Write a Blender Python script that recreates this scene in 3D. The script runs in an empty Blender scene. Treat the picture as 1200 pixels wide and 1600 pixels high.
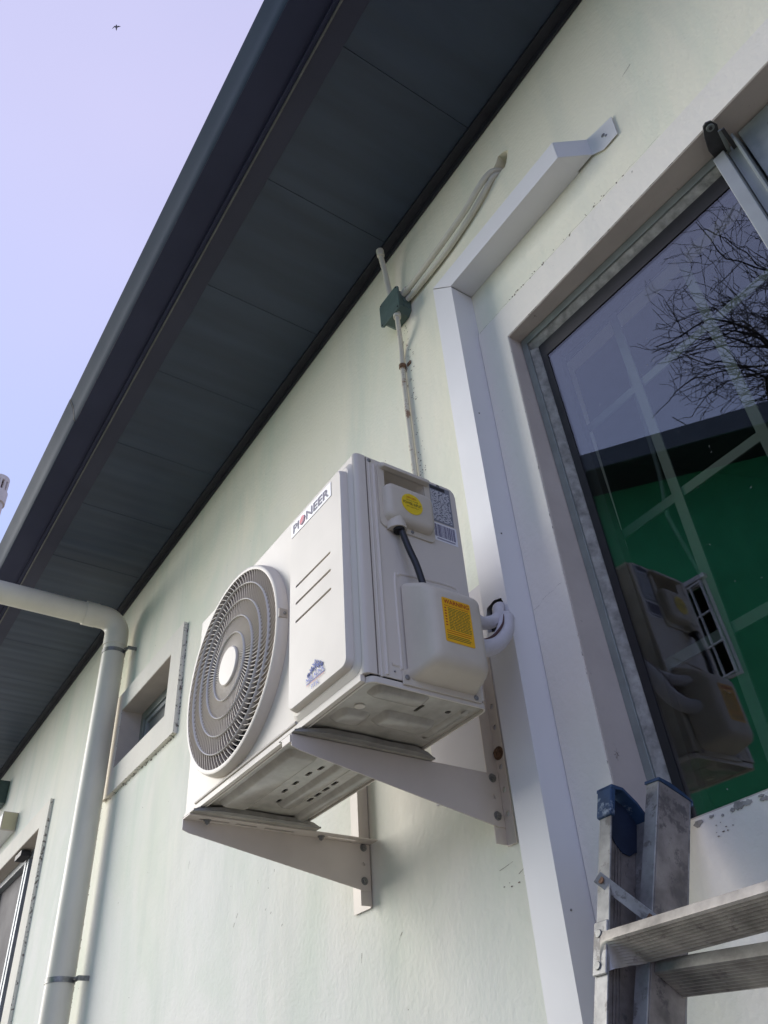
import bpy, bmesh, math, random
from math import radians as rad, sin, cos, pi
from mathutils import Vector, Matrix
from mathutils.geometry import tessellate_polygon
random.seed(7)
sc = bpy.context.scene
COL = sc.collection

# ------------------------------------------------------------------ camera
cam_d = bpy.data.cameras.new("camera"); cam = bpy.data.objects.new("camera", cam_d); COL.objects.link(cam)
yaw, pit, rol = rad(54.03), rad(38.38), rad(-4.32)
fw = Vector((-sin(yaw)*cos(pit), cos(yaw)*cos(pit), sin(pit)))
rt = Vector((cos(yaw), sin(yaw), 0)); up = rt.cross(fw)
c_, s_ = cos(rol), sin(rol)
r2 = c_*rt + s_*up; u2 = -s_*rt + c_*up
cam.matrix_world = Matrix((( r2.x, u2.x, -fw.x, 0), (r2.y, u2.y, -fw.y, -1.2), (r2.z, u2.z, -fw.z, 0), (0, 0, 0, 1)))
cam_d.sensor_fit = 'VERTICAL'; cam_d.sensor_height = 32.0; cam_d.lens = 1288.8/1600*32.0
cam_d.clip_start = 0.02; cam_d.clip_end = 2000
sc.camera = cam

# ------------------------------------------------------------------ sky, sun, exposure
SUN_EL, SUN_AZ = 21.0, (-0.84, -0.543)          # azimuth as a direction in plan
w = bpy.data.worlds.new("World"); sc.world = w; w.use_nodes = True
nt = w.node_tree; nt.nodes.clear()
out = nt.nodes.new("ShaderNodeOutputWorld"); bg = nt.nodes.new("ShaderNodeBackground")
sky = nt.nodes.new("ShaderNodeTexSky"); sky.sky_type = 'NISHITA'; sky.sun_disc = False
sky.sun_elevation = rad(SUN_EL); sky.sun_rotation = math.atan2(SUN_AZ[0], SUN_AZ[1])
sky.dust_density = 1.0; sky.ozone_density = 2.0; sky.air_density = 1.0
tc = nt.nodes.new("ShaderNodeTexCoord"); mp = nt.nodes.new("ShaderNodeMapping"); mp.inputs['Scale'].default_value = (1, 1, 2.2)
nz = nt.nodes.new("ShaderNodeTexNoise"); nz.inputs['Scale'].default_value = 1.3; nz.inputs['Detail'].default_value = 3
rp = nt.nodes.new("ShaderNodeValToRGB"); rp.color_ramp.elements[0].position = .25; rp.color_ramp.elements[1].position = .8
rp.color_ramp.elements[0].color = (.72, .72, .72, 1); rp.color_ramp.elements[1].color = (.93, .93, .93, 1)
mx = nt.nodes.new("ShaderNodeMix"); mx.data_type = 'RGBA'
sz = nt.nodes.new("ShaderNodeSeparateXYZ"); vr = nt.nodes.new("ShaderNodeMix"); vr.data_type = 'RGBA'; zr = nt.nodes.new("ShaderNodeMapRange"); zr.clamp = True
zr.inputs['From Min'].default_value = .50; zr.inputs['From Max'].default_value = .88        # thin cloud veil, bluer low and pinker overhead
vr.inputs['A'].default_value = (2.35, 2.85, 5.0, 1); vr.inputs['B'].default_value = (3.4, 3.25, 4.75, 1)
nt.links.new(tc.outputs['Generated'], sz.inputs[0]); nt.links.new(sz.outputs[2], zr.inputs['Value']); nt.links.new(zr.outputs[0], vr.inputs['Factor']); nt.links.new(vr.outputs['Result'], mx.inputs['B'])
nt.links.new(tc.outputs['Generated'], mp.inputs[0]); nt.links.new(mp.outputs[0], nz.inputs['Vector'])
nt.links.new(nz.outputs['Fac'], rp.inputs[0]); nt.links.new(rp.outputs[0], mx.inputs['Factor'])
nt.links.new(sky.outputs[0], mx.inputs['A']); nt.links.new(mx.outputs['Result'], bg.inputs[0])
nt.links.new(bg.outputs[0], out.inputs[0]); bg.inputs[1].default_value = 0.09
sd = bpy.data.lights.new("sun", 'SUN'); sd.energy = 1.5; sd.angle = rad(50); sd.color = (1, .955, .87)
so = bpy.data.objects.new("sun", sd); COL.objects.link(so); so.location = (-3, -6, 8)
sv = Vector((SUN_AZ[0]*cos(rad(SUN_EL)), SUN_AZ[1]*cos(rad(SUN_EL)), sin(rad(SUN_EL))))
so.rotation_euler = sv.to_track_quat('Z', 'Y').to_euler()
sc.view_settings.view_transform = 'Standard'; sc.view_settings.look = 'None'
sc.view_settings.exposure = 1.3; sc.view_settings.gamma = 1; sc.view_settings.use_curve_mapping = False

# ------------------------------------------------------------------ materials
def mat(name, col, rough=.6, metal=0., var=.08, vscale=4., bump=.0, bscale=60., spec=.5, stretch=(1, 1, 1), col2=None, coat=0., wear=None):
    m = bpy.data.materials.new(name); m.use_nodes = True; n = m.node_tree; N = n.nodes; L = n.links
    b = N['Principled BSDF']; b.inputs['Roughness'].default_value = rough; b.inputs['Metallic'].default_value = metal
    b.inputs['Specular IOR Level'].default_value = spec; b.inputs['Coat Weight'].default_value = coat
    tc = N.new("ShaderNodeTexCoord"); mp = N.new("ShaderNodeMapping"); mp.inputs['Scale'].default_value = stretch
    geo = N.new("ShaderNodeNewGeometry"); L.new(geo.outputs['Position'], mp.inputs[0])
    nz = N.new("ShaderNodeTexNoise"); nz.inputs['Scale'].default_value = vscale; nz.inputs['Detail'].default_value = 6; nz.inputs['Roughness'].default_value = .6
    L.new(mp.outputs[0], nz.inputs['Vector'])
    mr = N.new("ShaderNodeMapRange"); mr.inputs['From Min'].default_value = .3; mr.inputs['From Max'].default_value = .7; mr.clamp = True
    L.new(nz.outputs['Fac'], mr.inputs['Value'])
    mx = N.new("ShaderNodeMix"); mx.data_type = 'RGBA'
    c2 = col2 if col2 else tuple(x*(1-var*2) for x in col)
    mx.inputs['A'].default_value = (*c2, 1); mx.inputs['B'].default_value = (*col, 1)
    L.new(mr.outputs[0], mx.inputs['Factor']); res = mx.outputs['Result']
    if wear:                                            # (scale, threshold, colour) small dark marks
        vz = N.new("ShaderNodeTexNoise"); vz.inputs['Scale'].default_value = wear[0]; vz.inputs['Detail'].default_value = 8; vz.inputs['Roughness'].default_value = .7
        L.new(mp.outputs[0], vz.inputs['Vector'])
        r = N.new("ShaderNodeMapRange"); r.inputs['From Min'].default_value = wear[1]; r.inputs['From Max'].default_value = wear[1]+.06; r.clamp = True
        L.new(vz.outputs['Fac'], r.inputs['Value']); m2 = N.new("ShaderNodeMix"); m2.data_type = 'RGBA'
        L.new(r.outputs[0], m2.inputs['Factor']); L.new(res, m2.inputs['A']); m2.inputs['B'].default_value = (*wear[2], 1); res = m2.outputs['Result']
    L.new(res, b.inputs['Base Color'])
    rr = N.new("ShaderNodeMapRange"); rr.inputs['To Min'].default_value = min(1, rough*1.25); rr.inputs['To Max'].default_value = rough*.85
    L.new(nz.outputs['Fac'], rr.inputs['Value']); L.new(rr.outputs[0], b.inputs['Roughness'])
    if bump:
        n2 = N.new("ShaderNodeTexNoise"); n2.inputs['Scale'].default_value = bscale; n2.inputs['Detail'].default_value = 5
        L.new(mp.outputs[0], n2.inputs['Vector']); bp = N.new("ShaderNodeBump"); bp.inputs['Strength'].default_value = bump; bp.inputs['Distance'].default_value = .004
        L.new(n2.outputs['Fac'], bp.inputs['Height']); L.new(bp.outputs[0], b.inputs['Normal'])
    m["_res"] = 1
    return m

def plaster(name, col, col2, streak, dirt=None, edge_dirt=False, blend=None):
    """painted render: fine bump, cloudy tint, vertical rain streaks, specks near given vertical lines"""
    m = mat(name, col, .85, var=.05, vscale=1.3, bump=.38, bscale=75, spec=.25, col2=col2)
    N = m.node_tree.nodes; L = m.node_tree.links; b = N['Principled BSDF']
    src = b.inputs['Base Color'].links[0].from_socket
    bps = [x for x in N if x.type == 'BUMP'][0]; g0 = N.new("ShaderNodeNewGeometry"); tn = N.new("ShaderNodeTexNoise"); tn.inputs['Scale'].default_value = 7; tn.inputs['Detail'].default_value = 3
    L.new(g0.outputs['Position'], tn.inputs['Vector']); b2 = N.new("ShaderNodeBump"); b2.inputs['Strength'].default_value = .22; b2.inputs['Distance'].default_value = .02
    L.new(tn.outputs['Fac'], b2.inputs['Height']); L.new(b2.outputs[0], bps.inputs['Normal'])
    if blend:  # second colour low and to the left, base colour high and to the right
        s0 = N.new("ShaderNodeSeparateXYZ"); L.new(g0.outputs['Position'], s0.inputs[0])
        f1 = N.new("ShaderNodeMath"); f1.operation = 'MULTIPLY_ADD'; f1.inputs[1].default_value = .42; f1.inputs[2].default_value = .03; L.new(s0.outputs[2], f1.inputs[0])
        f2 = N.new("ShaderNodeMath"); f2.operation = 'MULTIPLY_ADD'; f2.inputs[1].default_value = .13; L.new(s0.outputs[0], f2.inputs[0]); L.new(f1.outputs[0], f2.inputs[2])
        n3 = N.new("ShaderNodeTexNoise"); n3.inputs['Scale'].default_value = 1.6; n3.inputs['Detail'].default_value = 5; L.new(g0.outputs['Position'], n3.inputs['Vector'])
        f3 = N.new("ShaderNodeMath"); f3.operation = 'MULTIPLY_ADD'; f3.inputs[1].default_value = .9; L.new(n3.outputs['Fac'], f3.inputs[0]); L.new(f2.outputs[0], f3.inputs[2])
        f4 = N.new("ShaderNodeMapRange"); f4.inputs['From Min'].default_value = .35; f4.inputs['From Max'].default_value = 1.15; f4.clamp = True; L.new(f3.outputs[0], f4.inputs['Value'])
        m0 = N.new("ShaderNodeMix"); m0.data_type = 'RGBA'; L.new(f4.outputs[0], m0.inputs['Factor']); m0.inputs['A'].default_value = (*blend, 1); L.new(src, m0.inputs['B']); src = m0.outputs['Result']
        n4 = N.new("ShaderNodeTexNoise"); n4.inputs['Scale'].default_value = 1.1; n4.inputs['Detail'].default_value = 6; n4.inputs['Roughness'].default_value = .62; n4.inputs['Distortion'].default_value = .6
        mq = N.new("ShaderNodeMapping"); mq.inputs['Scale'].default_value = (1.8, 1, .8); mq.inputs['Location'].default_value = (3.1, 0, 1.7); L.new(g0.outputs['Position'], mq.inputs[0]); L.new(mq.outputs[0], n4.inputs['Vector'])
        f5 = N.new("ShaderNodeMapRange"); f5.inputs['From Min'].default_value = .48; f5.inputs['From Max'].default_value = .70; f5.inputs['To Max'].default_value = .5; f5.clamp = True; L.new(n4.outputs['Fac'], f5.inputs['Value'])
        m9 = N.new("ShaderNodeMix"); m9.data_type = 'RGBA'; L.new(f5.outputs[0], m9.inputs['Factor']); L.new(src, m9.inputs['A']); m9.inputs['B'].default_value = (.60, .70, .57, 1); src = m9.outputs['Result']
    geo = N.new("ShaderNodeNewGeometry"); mp = N.new("ShaderNodeMapping"); mp.inputs['Scale'].default_value = (4.2, 1, .5)
    L.new(geo.outputs['Position'], mp.inputs[0])
    nz = N.new("ShaderNodeTexNoise"); nz.inputs['Scale'].default_value = 1.; nz.inputs['Detail'].default_value = 7; nz.inputs['Roughness'].default_value = .65
    L.new(mp.outputs[0], nz.inputs['Vector'])
    r = N.new("ShaderNodeMapRange"); r.inputs['From Min'].default_value = .5; r.inputs['From Max'].default_value = .85; r.inputs['To Max'].default_value = .55; r.clamp = True
    L.new(nz.outputs['Fac'], r.inputs['Value'])
    mx = N.new("ShaderNodeMix"); mx.data_type = 'RGBA'; L.new(r.outputs[0], mx.inputs['Factor']); L.new(src, mx.inputs['A']); mx.inputs['B'].default_value = (*streak, 1)
    res = mx.outputs['Result']
    # scattered specks and scuffs
    sp = N.new("ShaderNodeTexNoise"); sp.inputs['Scale'].default_value = 55; sp.inputs['Detail'].default_value = 4; L.new(geo.outputs['Position'], sp.inputs['Vector'])
    big = N.new("ShaderNodeTexNoise"); big.inputs['Scale'].default_value = 2.3; L.new(geo.outputs['Position'], big.inputs['Vector'])
    ad = N.new("ShaderNodeMath"); ad.operation = 'MULTIPLY_ADD'; ad.inputs[1].default_value = .35; L.new(big.outputs['Fac'], ad.inputs[0]); L.new(sp.outputs['Fac'], ad.inputs[2])
    val = ad.outputs[0]
    sx = N.new("ShaderNodeSeparateXYZ"); L.new(geo.outputs['Position'], sx.inputs[0])
    for (x0, z0, z1, wd, amt) in (dirt or []):
        d = N.new("ShaderNodeMath"); d.operation = 'SUBTRACT'; d.inputs[1].default_value = x0; L.new(sx.outputs[0], d.inputs[0])
        a = N.new("ShaderNodeMath"); a.operation = 'ABSOLUTE'; L.new(d.outputs[0], a.inputs[0])
        q = N.new("ShaderNodeMapRange"); q.inputs['From Max'].default_value = wd; q.inputs['To Min'].default_value = amt; q.inputs['To Max'].default_value = 0; q.clamp = True; L.new(a.outputs[0], q.inputs['Value'])
        zz = N.new("ShaderNodeMath"); zz.operation = 'GREATER_THAN'; zz.inputs[1].default_value = z0; L.new(sx.outputs[2], zz.inputs[0])
        z2 = N.new("ShaderNodeMath"); z2.operation = 'LESS_THAN'; z2.inputs[1].default_value = z1; L.new(sx.outputs[2], z2.inputs[0])
        m1 = N.new("ShaderNodeMath"); m1.operation = 'MULTIPLY'; L.new(zz.outputs[0], m1.inputs[0]); L.new(z2.outputs[0], m1.inputs[1])
        m2 = N.new("ShaderNodeMath"); m2.operation = 'MULTIPLY'; L.new(m1.outputs[0], m2.inputs[0]); L.new(q.outputs[0], m2.inputs[1])
        a2 = N.new("ShaderNodeMath"); a2.operation = 'ADD'; L.new(val, a2.inputs[0]); L.new(m2.outputs[0], a2.inputs[1]); val = a2.outputs[0]
    if edge_dirt:
        sn = N.new("ShaderNodeSeparateXYZ"); L.new(geo.outputs['Normal'], sn.inputs[0])
        q = N.new("ShaderNodeMapRange"); q.inputs['From Min'].default_value = -.8; q.inputs['From Max'].default_value = -.3; q.inputs['To Max'].default_value = .17; q.clamp = True
        L.new(sn.outputs[1], q.inputs['Value']); a2 = N.new("ShaderNodeMath"); a2.operation = 'ADD'; L.new(val, a2.inputs[0]); L.new(q.outputs[0], a2.inputs[1]); val = a2.outputs[0]
    t = N.new("ShaderNodeMapRange"); t.inputs['From Min'].default_value = .93; t.inputs['From Max'].default_value = 1.0; t.inputs['To Max'].default_value = .8; t.clamp = True
    L.new(val, t.inputs['Value'])
    m3 = N.new("ShaderNodeMix"); m3.data_type = 'RGBA'; L.new(t.outputs[0], m3.inputs['Factor']); L.new(res, m3.inputs['A']); m3.inputs['B'].default_value = (.10, .075, .055, 1)
    L.new(m3.outputs['Result'], b.inputs['Base Color'])
    return m

M = {}
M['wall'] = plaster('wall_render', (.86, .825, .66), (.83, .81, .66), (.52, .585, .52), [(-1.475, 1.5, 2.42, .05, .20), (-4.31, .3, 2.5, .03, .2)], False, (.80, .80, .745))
M['surround'] = plaster('surround_paint', (.84, .80, .71), (.80, .765, .68), (.62, .63, .60), None, True)
M['reveal'] = mat('reveal_paint', (.58, .52, .455), .8, var=.08, vscale=6, bump=.25, bscale=70, wear=(30, .66, (.2, .16, .13)))
M['trunk'] = mat('trunking_metal', (.74, .74, .745), .36, var=.03, vscale=3, spec=.5, wear=(40, .71, (.4, .4, .42)))
M['soffit'] = mat('soffit_paint', (.024, .042, .076), .42, var=.16, vscale=2.2, stretch=(5, .6, 1), spec=.5, bump=.0)
M['soffit_strip'] = mat('soffit_edge_paint', (.017, .020, .050), .5, var=.10, vscale=3)
M['trim'] = mat('wall_trim_paint', (.024, .026, .036), .6, var=.2, vscale=8, bump=.2, bscale=30)
M['gutter'] = mat('gutter_enamel', (.022, .042, .072), .7, var=.06, vscale=1.2, spec=.12)
M['gutter_under'] = mat('gutter_under_enamel', (.013, .018, .058), .6, var=.1, vscale=3)
M['lip'] = mat('soffit_lip', (.13, .13, .125), .5, var=.15, vscale=20)
M['ac'] = mat('unit_paint', (.70, .645, .56), .42, var=.03, vscale=5, spec=.4, wear=(9, .76, (.54, .52, .47)))
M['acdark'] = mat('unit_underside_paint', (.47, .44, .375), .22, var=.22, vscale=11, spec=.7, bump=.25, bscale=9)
M['grille'] = mat('grille_plastic', (.50, .445, .37), .5, var=.05, vscale=6)
M['grille_ring'] = mat('grille_ring_plastic', (.80, .775, .72), .45, var=.03, vscale=6)
M['plastic'] = mat('cover_plastic', (.66, .60, .49), .5, var=.06, vscale=9, wear=(14, .72, (.40, .42, .36)))
M['cavity'] = mat('fan_cavity', (.03, .032, .045), .7)
M['fan'] = mat('fan_plastic', (.16, .15, .15), .5)
M['dark'] = mat('dark_hole', (.012, .012, .012), .8)
M['bracket'] = mat('bracket_powder_coat', (.64, .575, .505), .42, var=.06, vscale=6, wear=(60, .74, (.35, .33, .3)))
M['galv'] = mat('zinc_bolt', (.33, .33, .32), .45, metal=.7, var=.2, vscale=60)
M['rust'] = mat('rusty_bolt', (.22, .12, .07), .8, var=.3, vscale=80)
M['pvc'] = mat('pvc_cream', (.74, .71, .605), .42, var=.07, vscale=5, stretch=(1, 1, .5), bump=.03, wear=(11, .70, (.34, .29, .23)))
M['conduit'] = mat('conduit_paint', (.68, .655, .56), .5, var=.08, vscale=9, wear=(45, .68, (.30, .22, .17)))
M['conduit_dirty'] = mat('stained_conduit_paint', (.66, .63, .53), .6, var=.12, vscale=9, wear=(30, .54, (.27, .17, .11)))
M['jbox'] = mat('junction_green', (.085, .135, .125), .5, var=.15, vscale=20, bump=.1)
M['cable'] = mat('black_cable', (.018, .018, .024), .4)
M['insul'] = mat('insulation_wrap', (.66, .64, .66), .7, var=.06, vscale=30, bump=.3, bscale=40)
M['alu_frame'] = mat('window_aluminium', (.30, .33, .31), .42, metal=.35, var=.15, vscale=12)
M['alu_light'] = mat('mullion_aluminium', (.36, .385, .40), .45, metal=.25, var=.1, vscale=9)
M['putty'] = mat('putty', (.40, .395, .36), .9, var=.3, vscale=35, bump=.9, bscale=45)
M['stay'] = mat('stay_metal', (.07, .07, .07), .5, metal=.3, var=.2, vscale=40)
M['alu'] = mat('ladder_aluminium', (.46, .455, .44), .52, metal=.55, var=.3, vscale=17, bump=.2, bscale=50, wear=(24, .55, (.20, .19, .18)))
M['alu_web'] = mat('ladder_web_aluminium', (.42, .38, .35), .55, metal=.5, var=.3, vscale=19, wear=(22, .55, (.17, .155, .15)))
M['tread'] = mat('tread_aluminium', (.47, .44, .40), .42, metal=.6, var=.3, vscale=18, wear=(34, .60, (.22, .20, .19)))
M['blue'] = mat('blue_plastic', (.028, .075, .17), .6, var=.3, vscale=22, wear=(28, .57, (.22, .27, .32)))
M['blueshade'] = mat('blue_plastic_shaded', (.012, .025, .06), .75, var=.2, vscale=22)  # darker copy of the cap blue, with the hollow's shade painted in
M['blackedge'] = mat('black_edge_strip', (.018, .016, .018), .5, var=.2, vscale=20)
M['crack'] = mat('dirt_mark', (.24, .19, .155), .9, var=.3, vscale=30)
M['sheet'] = mat('flat_sheet_metal', (.56, .54, .55), .55, var=.05, vscale=4)
M['footmetal'] = mat('foot_steel', (.30, .29, .26), .35, var=.2, vscale=20, spec=.6)
M['sticker_white'] = mat('sticker_white', (.80, .80, .82), .35, var=.01)
M['ink'] = mat('ink_violet', (.085, .075, .16), .5); M['inkred'] = mat('ink_red', (.75, .10, .16), .5)
M['black'] = mat('ink_black', (.03, .03, .035), .5)
M['inkblue'] = mat('ink_blue', (.05, .12, .55), .5)
M['inkpink'] = mat('ink_pink', (.80, .30, .32), .5)
M['yellow'] = mat('sticker_yellow', (.85, .62, .02), .4, var=.02); M['orange'] = mat('sticker_orange', (.88, .48, .012), .4, var=.02)
M['inkbrown'] = mat('ink_warning_red', (.50, .07, .02), .5); M['inkolive'] = mat('ink_olive', (.20, .17, .03), .5)
M['label_grey'] = mat('rating_label_grey', (.24, .25, .28), .35, var=.04)
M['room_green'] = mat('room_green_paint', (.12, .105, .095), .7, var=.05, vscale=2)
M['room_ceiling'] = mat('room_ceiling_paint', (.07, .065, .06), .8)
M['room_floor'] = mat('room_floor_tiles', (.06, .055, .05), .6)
M['bar'] = mat('bar_paint', (.11, .13, .11), .5, var=.05)
M['cabinet'] = mat('black_cabinet', (.012, .012, .016), .45, var=.2)
M['brownwood'] = mat('dark_brown_frame', (.055, .042, .038), .6, var=.2, vscale=12)
M['white_steel'] = mat('white_window_steel', (.74, .72, .70), .5)
M['opp_fascia'] = mat('far_fascia', (.10, .125, .14), .5, var=.1)
M['opp_soffit'] = mat('far_soffit', (.022, .025, .028), .7)
M['opp_wall'] = mat('far_wall', (.05, .45, .18), .8, var=.1)
M['bark'] = mat('bark', (.045, .037, .032), .9, var=.3, vscale=12)
M['vent'] = mat('vent_terracotta', (.70, .60, .53), .7, var=.1, vscale=6)
M['bird'] = mat('bird_feather', (.16, .15, .17), .8)
M['ground'] = mat('concrete_ground', (.36, .325, .26), .85, var=.12, vscale=1.5, bump=.3, bscale=30)
M['roof'] = mat('roof_sheet', (.12, .13, .15), .5, var=.1)
def glass(name, tint, k):
    m = bpy.data.materials.new(name); m.use_nodes = True; n = m.node_tree; N = n.nodes; L = n.links; N.clear()
    o = N.new("ShaderNodeOutputMaterial"); t = N.new("ShaderNodeBsdfTransparent"); t.inputs[0].default_value = (*tint, 1)
    g = N.new("ShaderNodeBsdfGlossy"); g.inputs['Roughness'].default_value = .0; g.inputs[0].default_value = (.93, .95, 1, 1)
    x = N.new("ShaderNodeMixShader"); ge = N.new("ShaderNodeNewGeometry")
    dt = N.new("ShaderNodeVectorMath"); dt.operation = 'DOT_PRODUCT'; L.new(ge.outputs['Normal'], dt.inputs[0]); L.new(ge.outputs['Incoming'], dt.inputs[1])
    ab = N.new("ShaderNodeMath"); ab.operation = 'ABSOLUTE'; L.new(dt.outputs['Value'], ab.inputs[0])
    om = N.new("ShaderNodeMath"); om.operation = 'SUBTRACT'; om.inputs[0].default_value = 1; L.new(ab.outputs[0], om.inputs[1])
    pw = N.new("ShaderNodeMath"); pw.operation = 'POWER'; pw.inputs[1].default_value = 5; L.new(om.outputs[0], pw.inputs[0])
    f = N.new("ShaderNodeMath"); f.operation = 'MULTIPLY_ADD'; f.inputs[1].default_value = 1-k; f.inputs[2].default_value = k; L.new(pw.outputs[0], f.inputs[0])   # Schlick, both faces of the pane
    # faint dust specks
    geo = N.new("ShaderNodeNewGeometry"); nz = N.new("ShaderNodeTexNoise"); nz.inputs['Scale'].default_value = 90; nz.inputs['Detail'].default_value = 2
    L.new(geo.outputs['Position'], nz.inputs['Vector']); r = N.new("ShaderNodeMapRange"); r.inputs['From Min'].default_value = .74; r.inputs['From Max'].default_value = .8; r.inputs['To Max'].default_value = .5; r.clamp = True
    L.new(nz.outputs['Fac'], r.inputs['Value']); d = N.new("ShaderNodeBsdfDiffuse"); d.inputs[0].default_value = (.35, .35, .33, 1)
    x2 = N.new("ShaderNodeMixShader"); L.new(r.outputs[0], x2.inputs[0]); L.new(x.outputs[0], x2.inputs[1]); L.new(d.outputs[0], x2.inputs[2])
    L.new(f.outputs[0], x.inputs[0]); L.new(t.outputs[0], x.inputs[1]); L.new(g.outputs[0], x.inputs[2]); L.new(x2.outputs[0], o.inputs[0])
    return m
M['glass'] = glass('window_glass', (.84, .87, .85), .10)

# ------------------------------------------------------------------ geometry helpers
class MB:
    def __init__(s): s.v = []; s.f = []
    def quad(s, *p):
        i = len(s.v); s.v += [tuple(q) for q in p]; s.f.append(tuple(range(i, i+len(p)))); return s
    def box(s, x0, x1, y0, y1, z0, z1):
        i = len(s.v); s.v += [(x, y, z) for x in (x0, x1) for y in (y0, y1) for z in (z0, z1)]
        for f in ((0, 1, 3, 2), (4, 6, 7, 5), (0, 4, 5, 1), (2, 3, 7, 6), (0, 2, 6, 4), (1, 5, 7, 3)): s.f.append(tuple(i+k for k in f))
        return s
    def obox(s, c, ax, ay, az):
        """box from centre and three half-axis vectors"""
        c = Vector(c); i = len(s.v)
        s.v += [tuple(c+a*Vector(ax)+b*Vector(ay)+d*Vector(az)) for a in (-1, 1) for b in (-1, 1) for d in (-1, 1)]
        for f in ((0, 1, 3, 2), (4, 6, 7, 5), (0, 4, 5, 1), (2, 3, 7, 6), (0, 2, 6, 4), (1, 5, 7, 3)): s.f.append(tuple(i+k for k in f))
        return s
    def loft(s, loops, cap=True, closed=True):
        i = len(s.v); n = len(loops[0])
        for l in loops: s.v += [tuple(p) for p in l]
        for a in range(len(loops)-1):
            for k in range(n if closed else n-1):
                s.f.append((i+a*n+k, i+a*n+(k+1) % n, i+(a+1)*n+(k+1) % n, i+(a+1)*n+k))
        if cap:
            s.f.append(tuple(i+k for k in range(n))[::-1]); s.f.append(tuple(i+(len(loops)-1)*n+k for k in range(n)))
        return s
    def tube(s, pts, r, seg=12, cap=True):
        pts = [Vector(p) for p in pts]; loops = []; n0 = None
        for k, p in enumerate(pts):
            t = (pts[min(k+1, len(pts)-1)]-pts[max(k-1, 0)]).normalized()
            if n0 is None:
                n0 = t.orthogonal().normalized()
            n0 = (n0-t*n0.dot(t)).normalized(); b = t.cross(n0)
            rr = r[k] if isinstance(r, (list, tuple)) else r
            loops.append([p+rr*(cos(2*pi*j/seg)*n0+sin(2*pi*j/seg)*b) for j in range(seg)])
        return s.loft(loops, cap)
    def cyl(s, a, b, r, seg=16): return s.tube([a, b], r, seg)
    def plate(s, outer, holes, to3, d):
        """flat plate with holes: outer and holes are 2-D loops, to3(u, v, h) maps to 3-D, h runs 0..d"""
        loops = [outer]+holes; pts = [p for l in loops for p in l]
        tris = tessellate_polygon([[Vector((p[0], p[1], 0)) for p in l] for l in loops])
        i = len(s.v); n = len(pts)
        s.v += [tuple(to3(p[0], p[1], 0)) for p in pts]+[tuple(to3(p[0], p[1], d)) for p in pts]
        for t in tris:
            s.f.append((i+t[0], i+t[1], i+t[2])); s.f.append((i+n+t[2], i+n+t[1], i+n+t[0]))
        o = 0
        for l in loops:
            m = len(l)
            for k in range(m): s.f.append((i+o+k, i+o+(k+1) % m, i+n+o+(k+1) % m, i+n+o+k))
            o += m
        return s
    def build(s, name, m, parent=None, bev=0., smooth=True, seg=2, weld=True):
        me = bpy.data.meshes.new(name); off = Vector((0, 0, 0)); p = parent
        while p: off += p.location; p = p.parent
        me.from_pydata([tuple(Vector(v)-off) for v in s.v], [], s.f)
        bm = bmesh.new(); bm.from_mesh(me)
        if weld: bmesh.ops.remove_doubles(bm, verts=bm.verts, dist=1e-6)
        bmesh.ops.recalc_face_normals(bm, faces=bm.faces); bm.to_mesh(me); bm.free()
        me.materials.append(M[m] if isinstance(m, str) else m)
        o = bpy.data.objects.new(name, me); COL.objects.link(o)
        if parent: o.parent = parent
        if smooth:
            me.polygons.foreach_set('use_smooth', [True]*len(me.polygons)); me.set_sharp_from_angle(angle=rad(38))
        if bev:
            b = o.modifiers.new('bevel', 'BEVEL'); b.width = bev; b.segments = seg; b.limit_method = 'ANGLE'; b.angle_limit = rad(35); b.harden_normals = True
        return o
def rect(u0, u1, v0, v1, r=0, n=5):
    if r <= 0: return [(u0, v0), (u1, v0), (u1, v1), (u0, v1)]
    P = []
    for cx, cy, a in ((u1-r, v0+r, -90), (u1-r, v1-r, 0), (u0+r, v1-r, 90), (u0+r, v0+r, 180)):
        for k in range(n+1): P.append((cx+r*cos(rad(a+90*k/n)), cy+r*sin(rad(a+90*k/n))))
    return P
def circ(cx, cy, r, n=24): return [(cx+r*cos(2*pi*k/n), cy+r*sin(2*pi*k/n)) for k in range(n)]
def smooth_path(pts, n=8):
    P = [Vector(p) for p in pts]; P = [P[0]]+P+[P[-1]]; R = []
    for i in range(1, len(P)-2):
        for k in range(n):
            t = k/n; a, b, c, d = P[i-1:i+3]
            R.append(.5*((2*b)+(c-a)*t+(2*a-5*b+4*c-d)*t*t+(-a+3*b-3*c+d)*t**3))
    R.append(P[-2]); return R
def XZ(y): return lambda u, v, h: (u, y+h, v)      # plates facing -Y, going back into +Y
def YZ(x): return lambda u, v, h: (x-h, u, v)      # plates facing +X, going back into -X
def thing(name, label, cat, loc=(0, 0, 0), group=None):
    o = bpy.data.objects.new(name, None); COL.objects.link(o); o.location = loc; o.empty_display_size = .1
    o['label'] = label; o['category'] = cat
    if group: o['group'] = group
    return o
def tag(o, label, cat, group=None):
    o['label'] = label; o['category'] = cat
    if group: o['group'] = group
    return o
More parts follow.
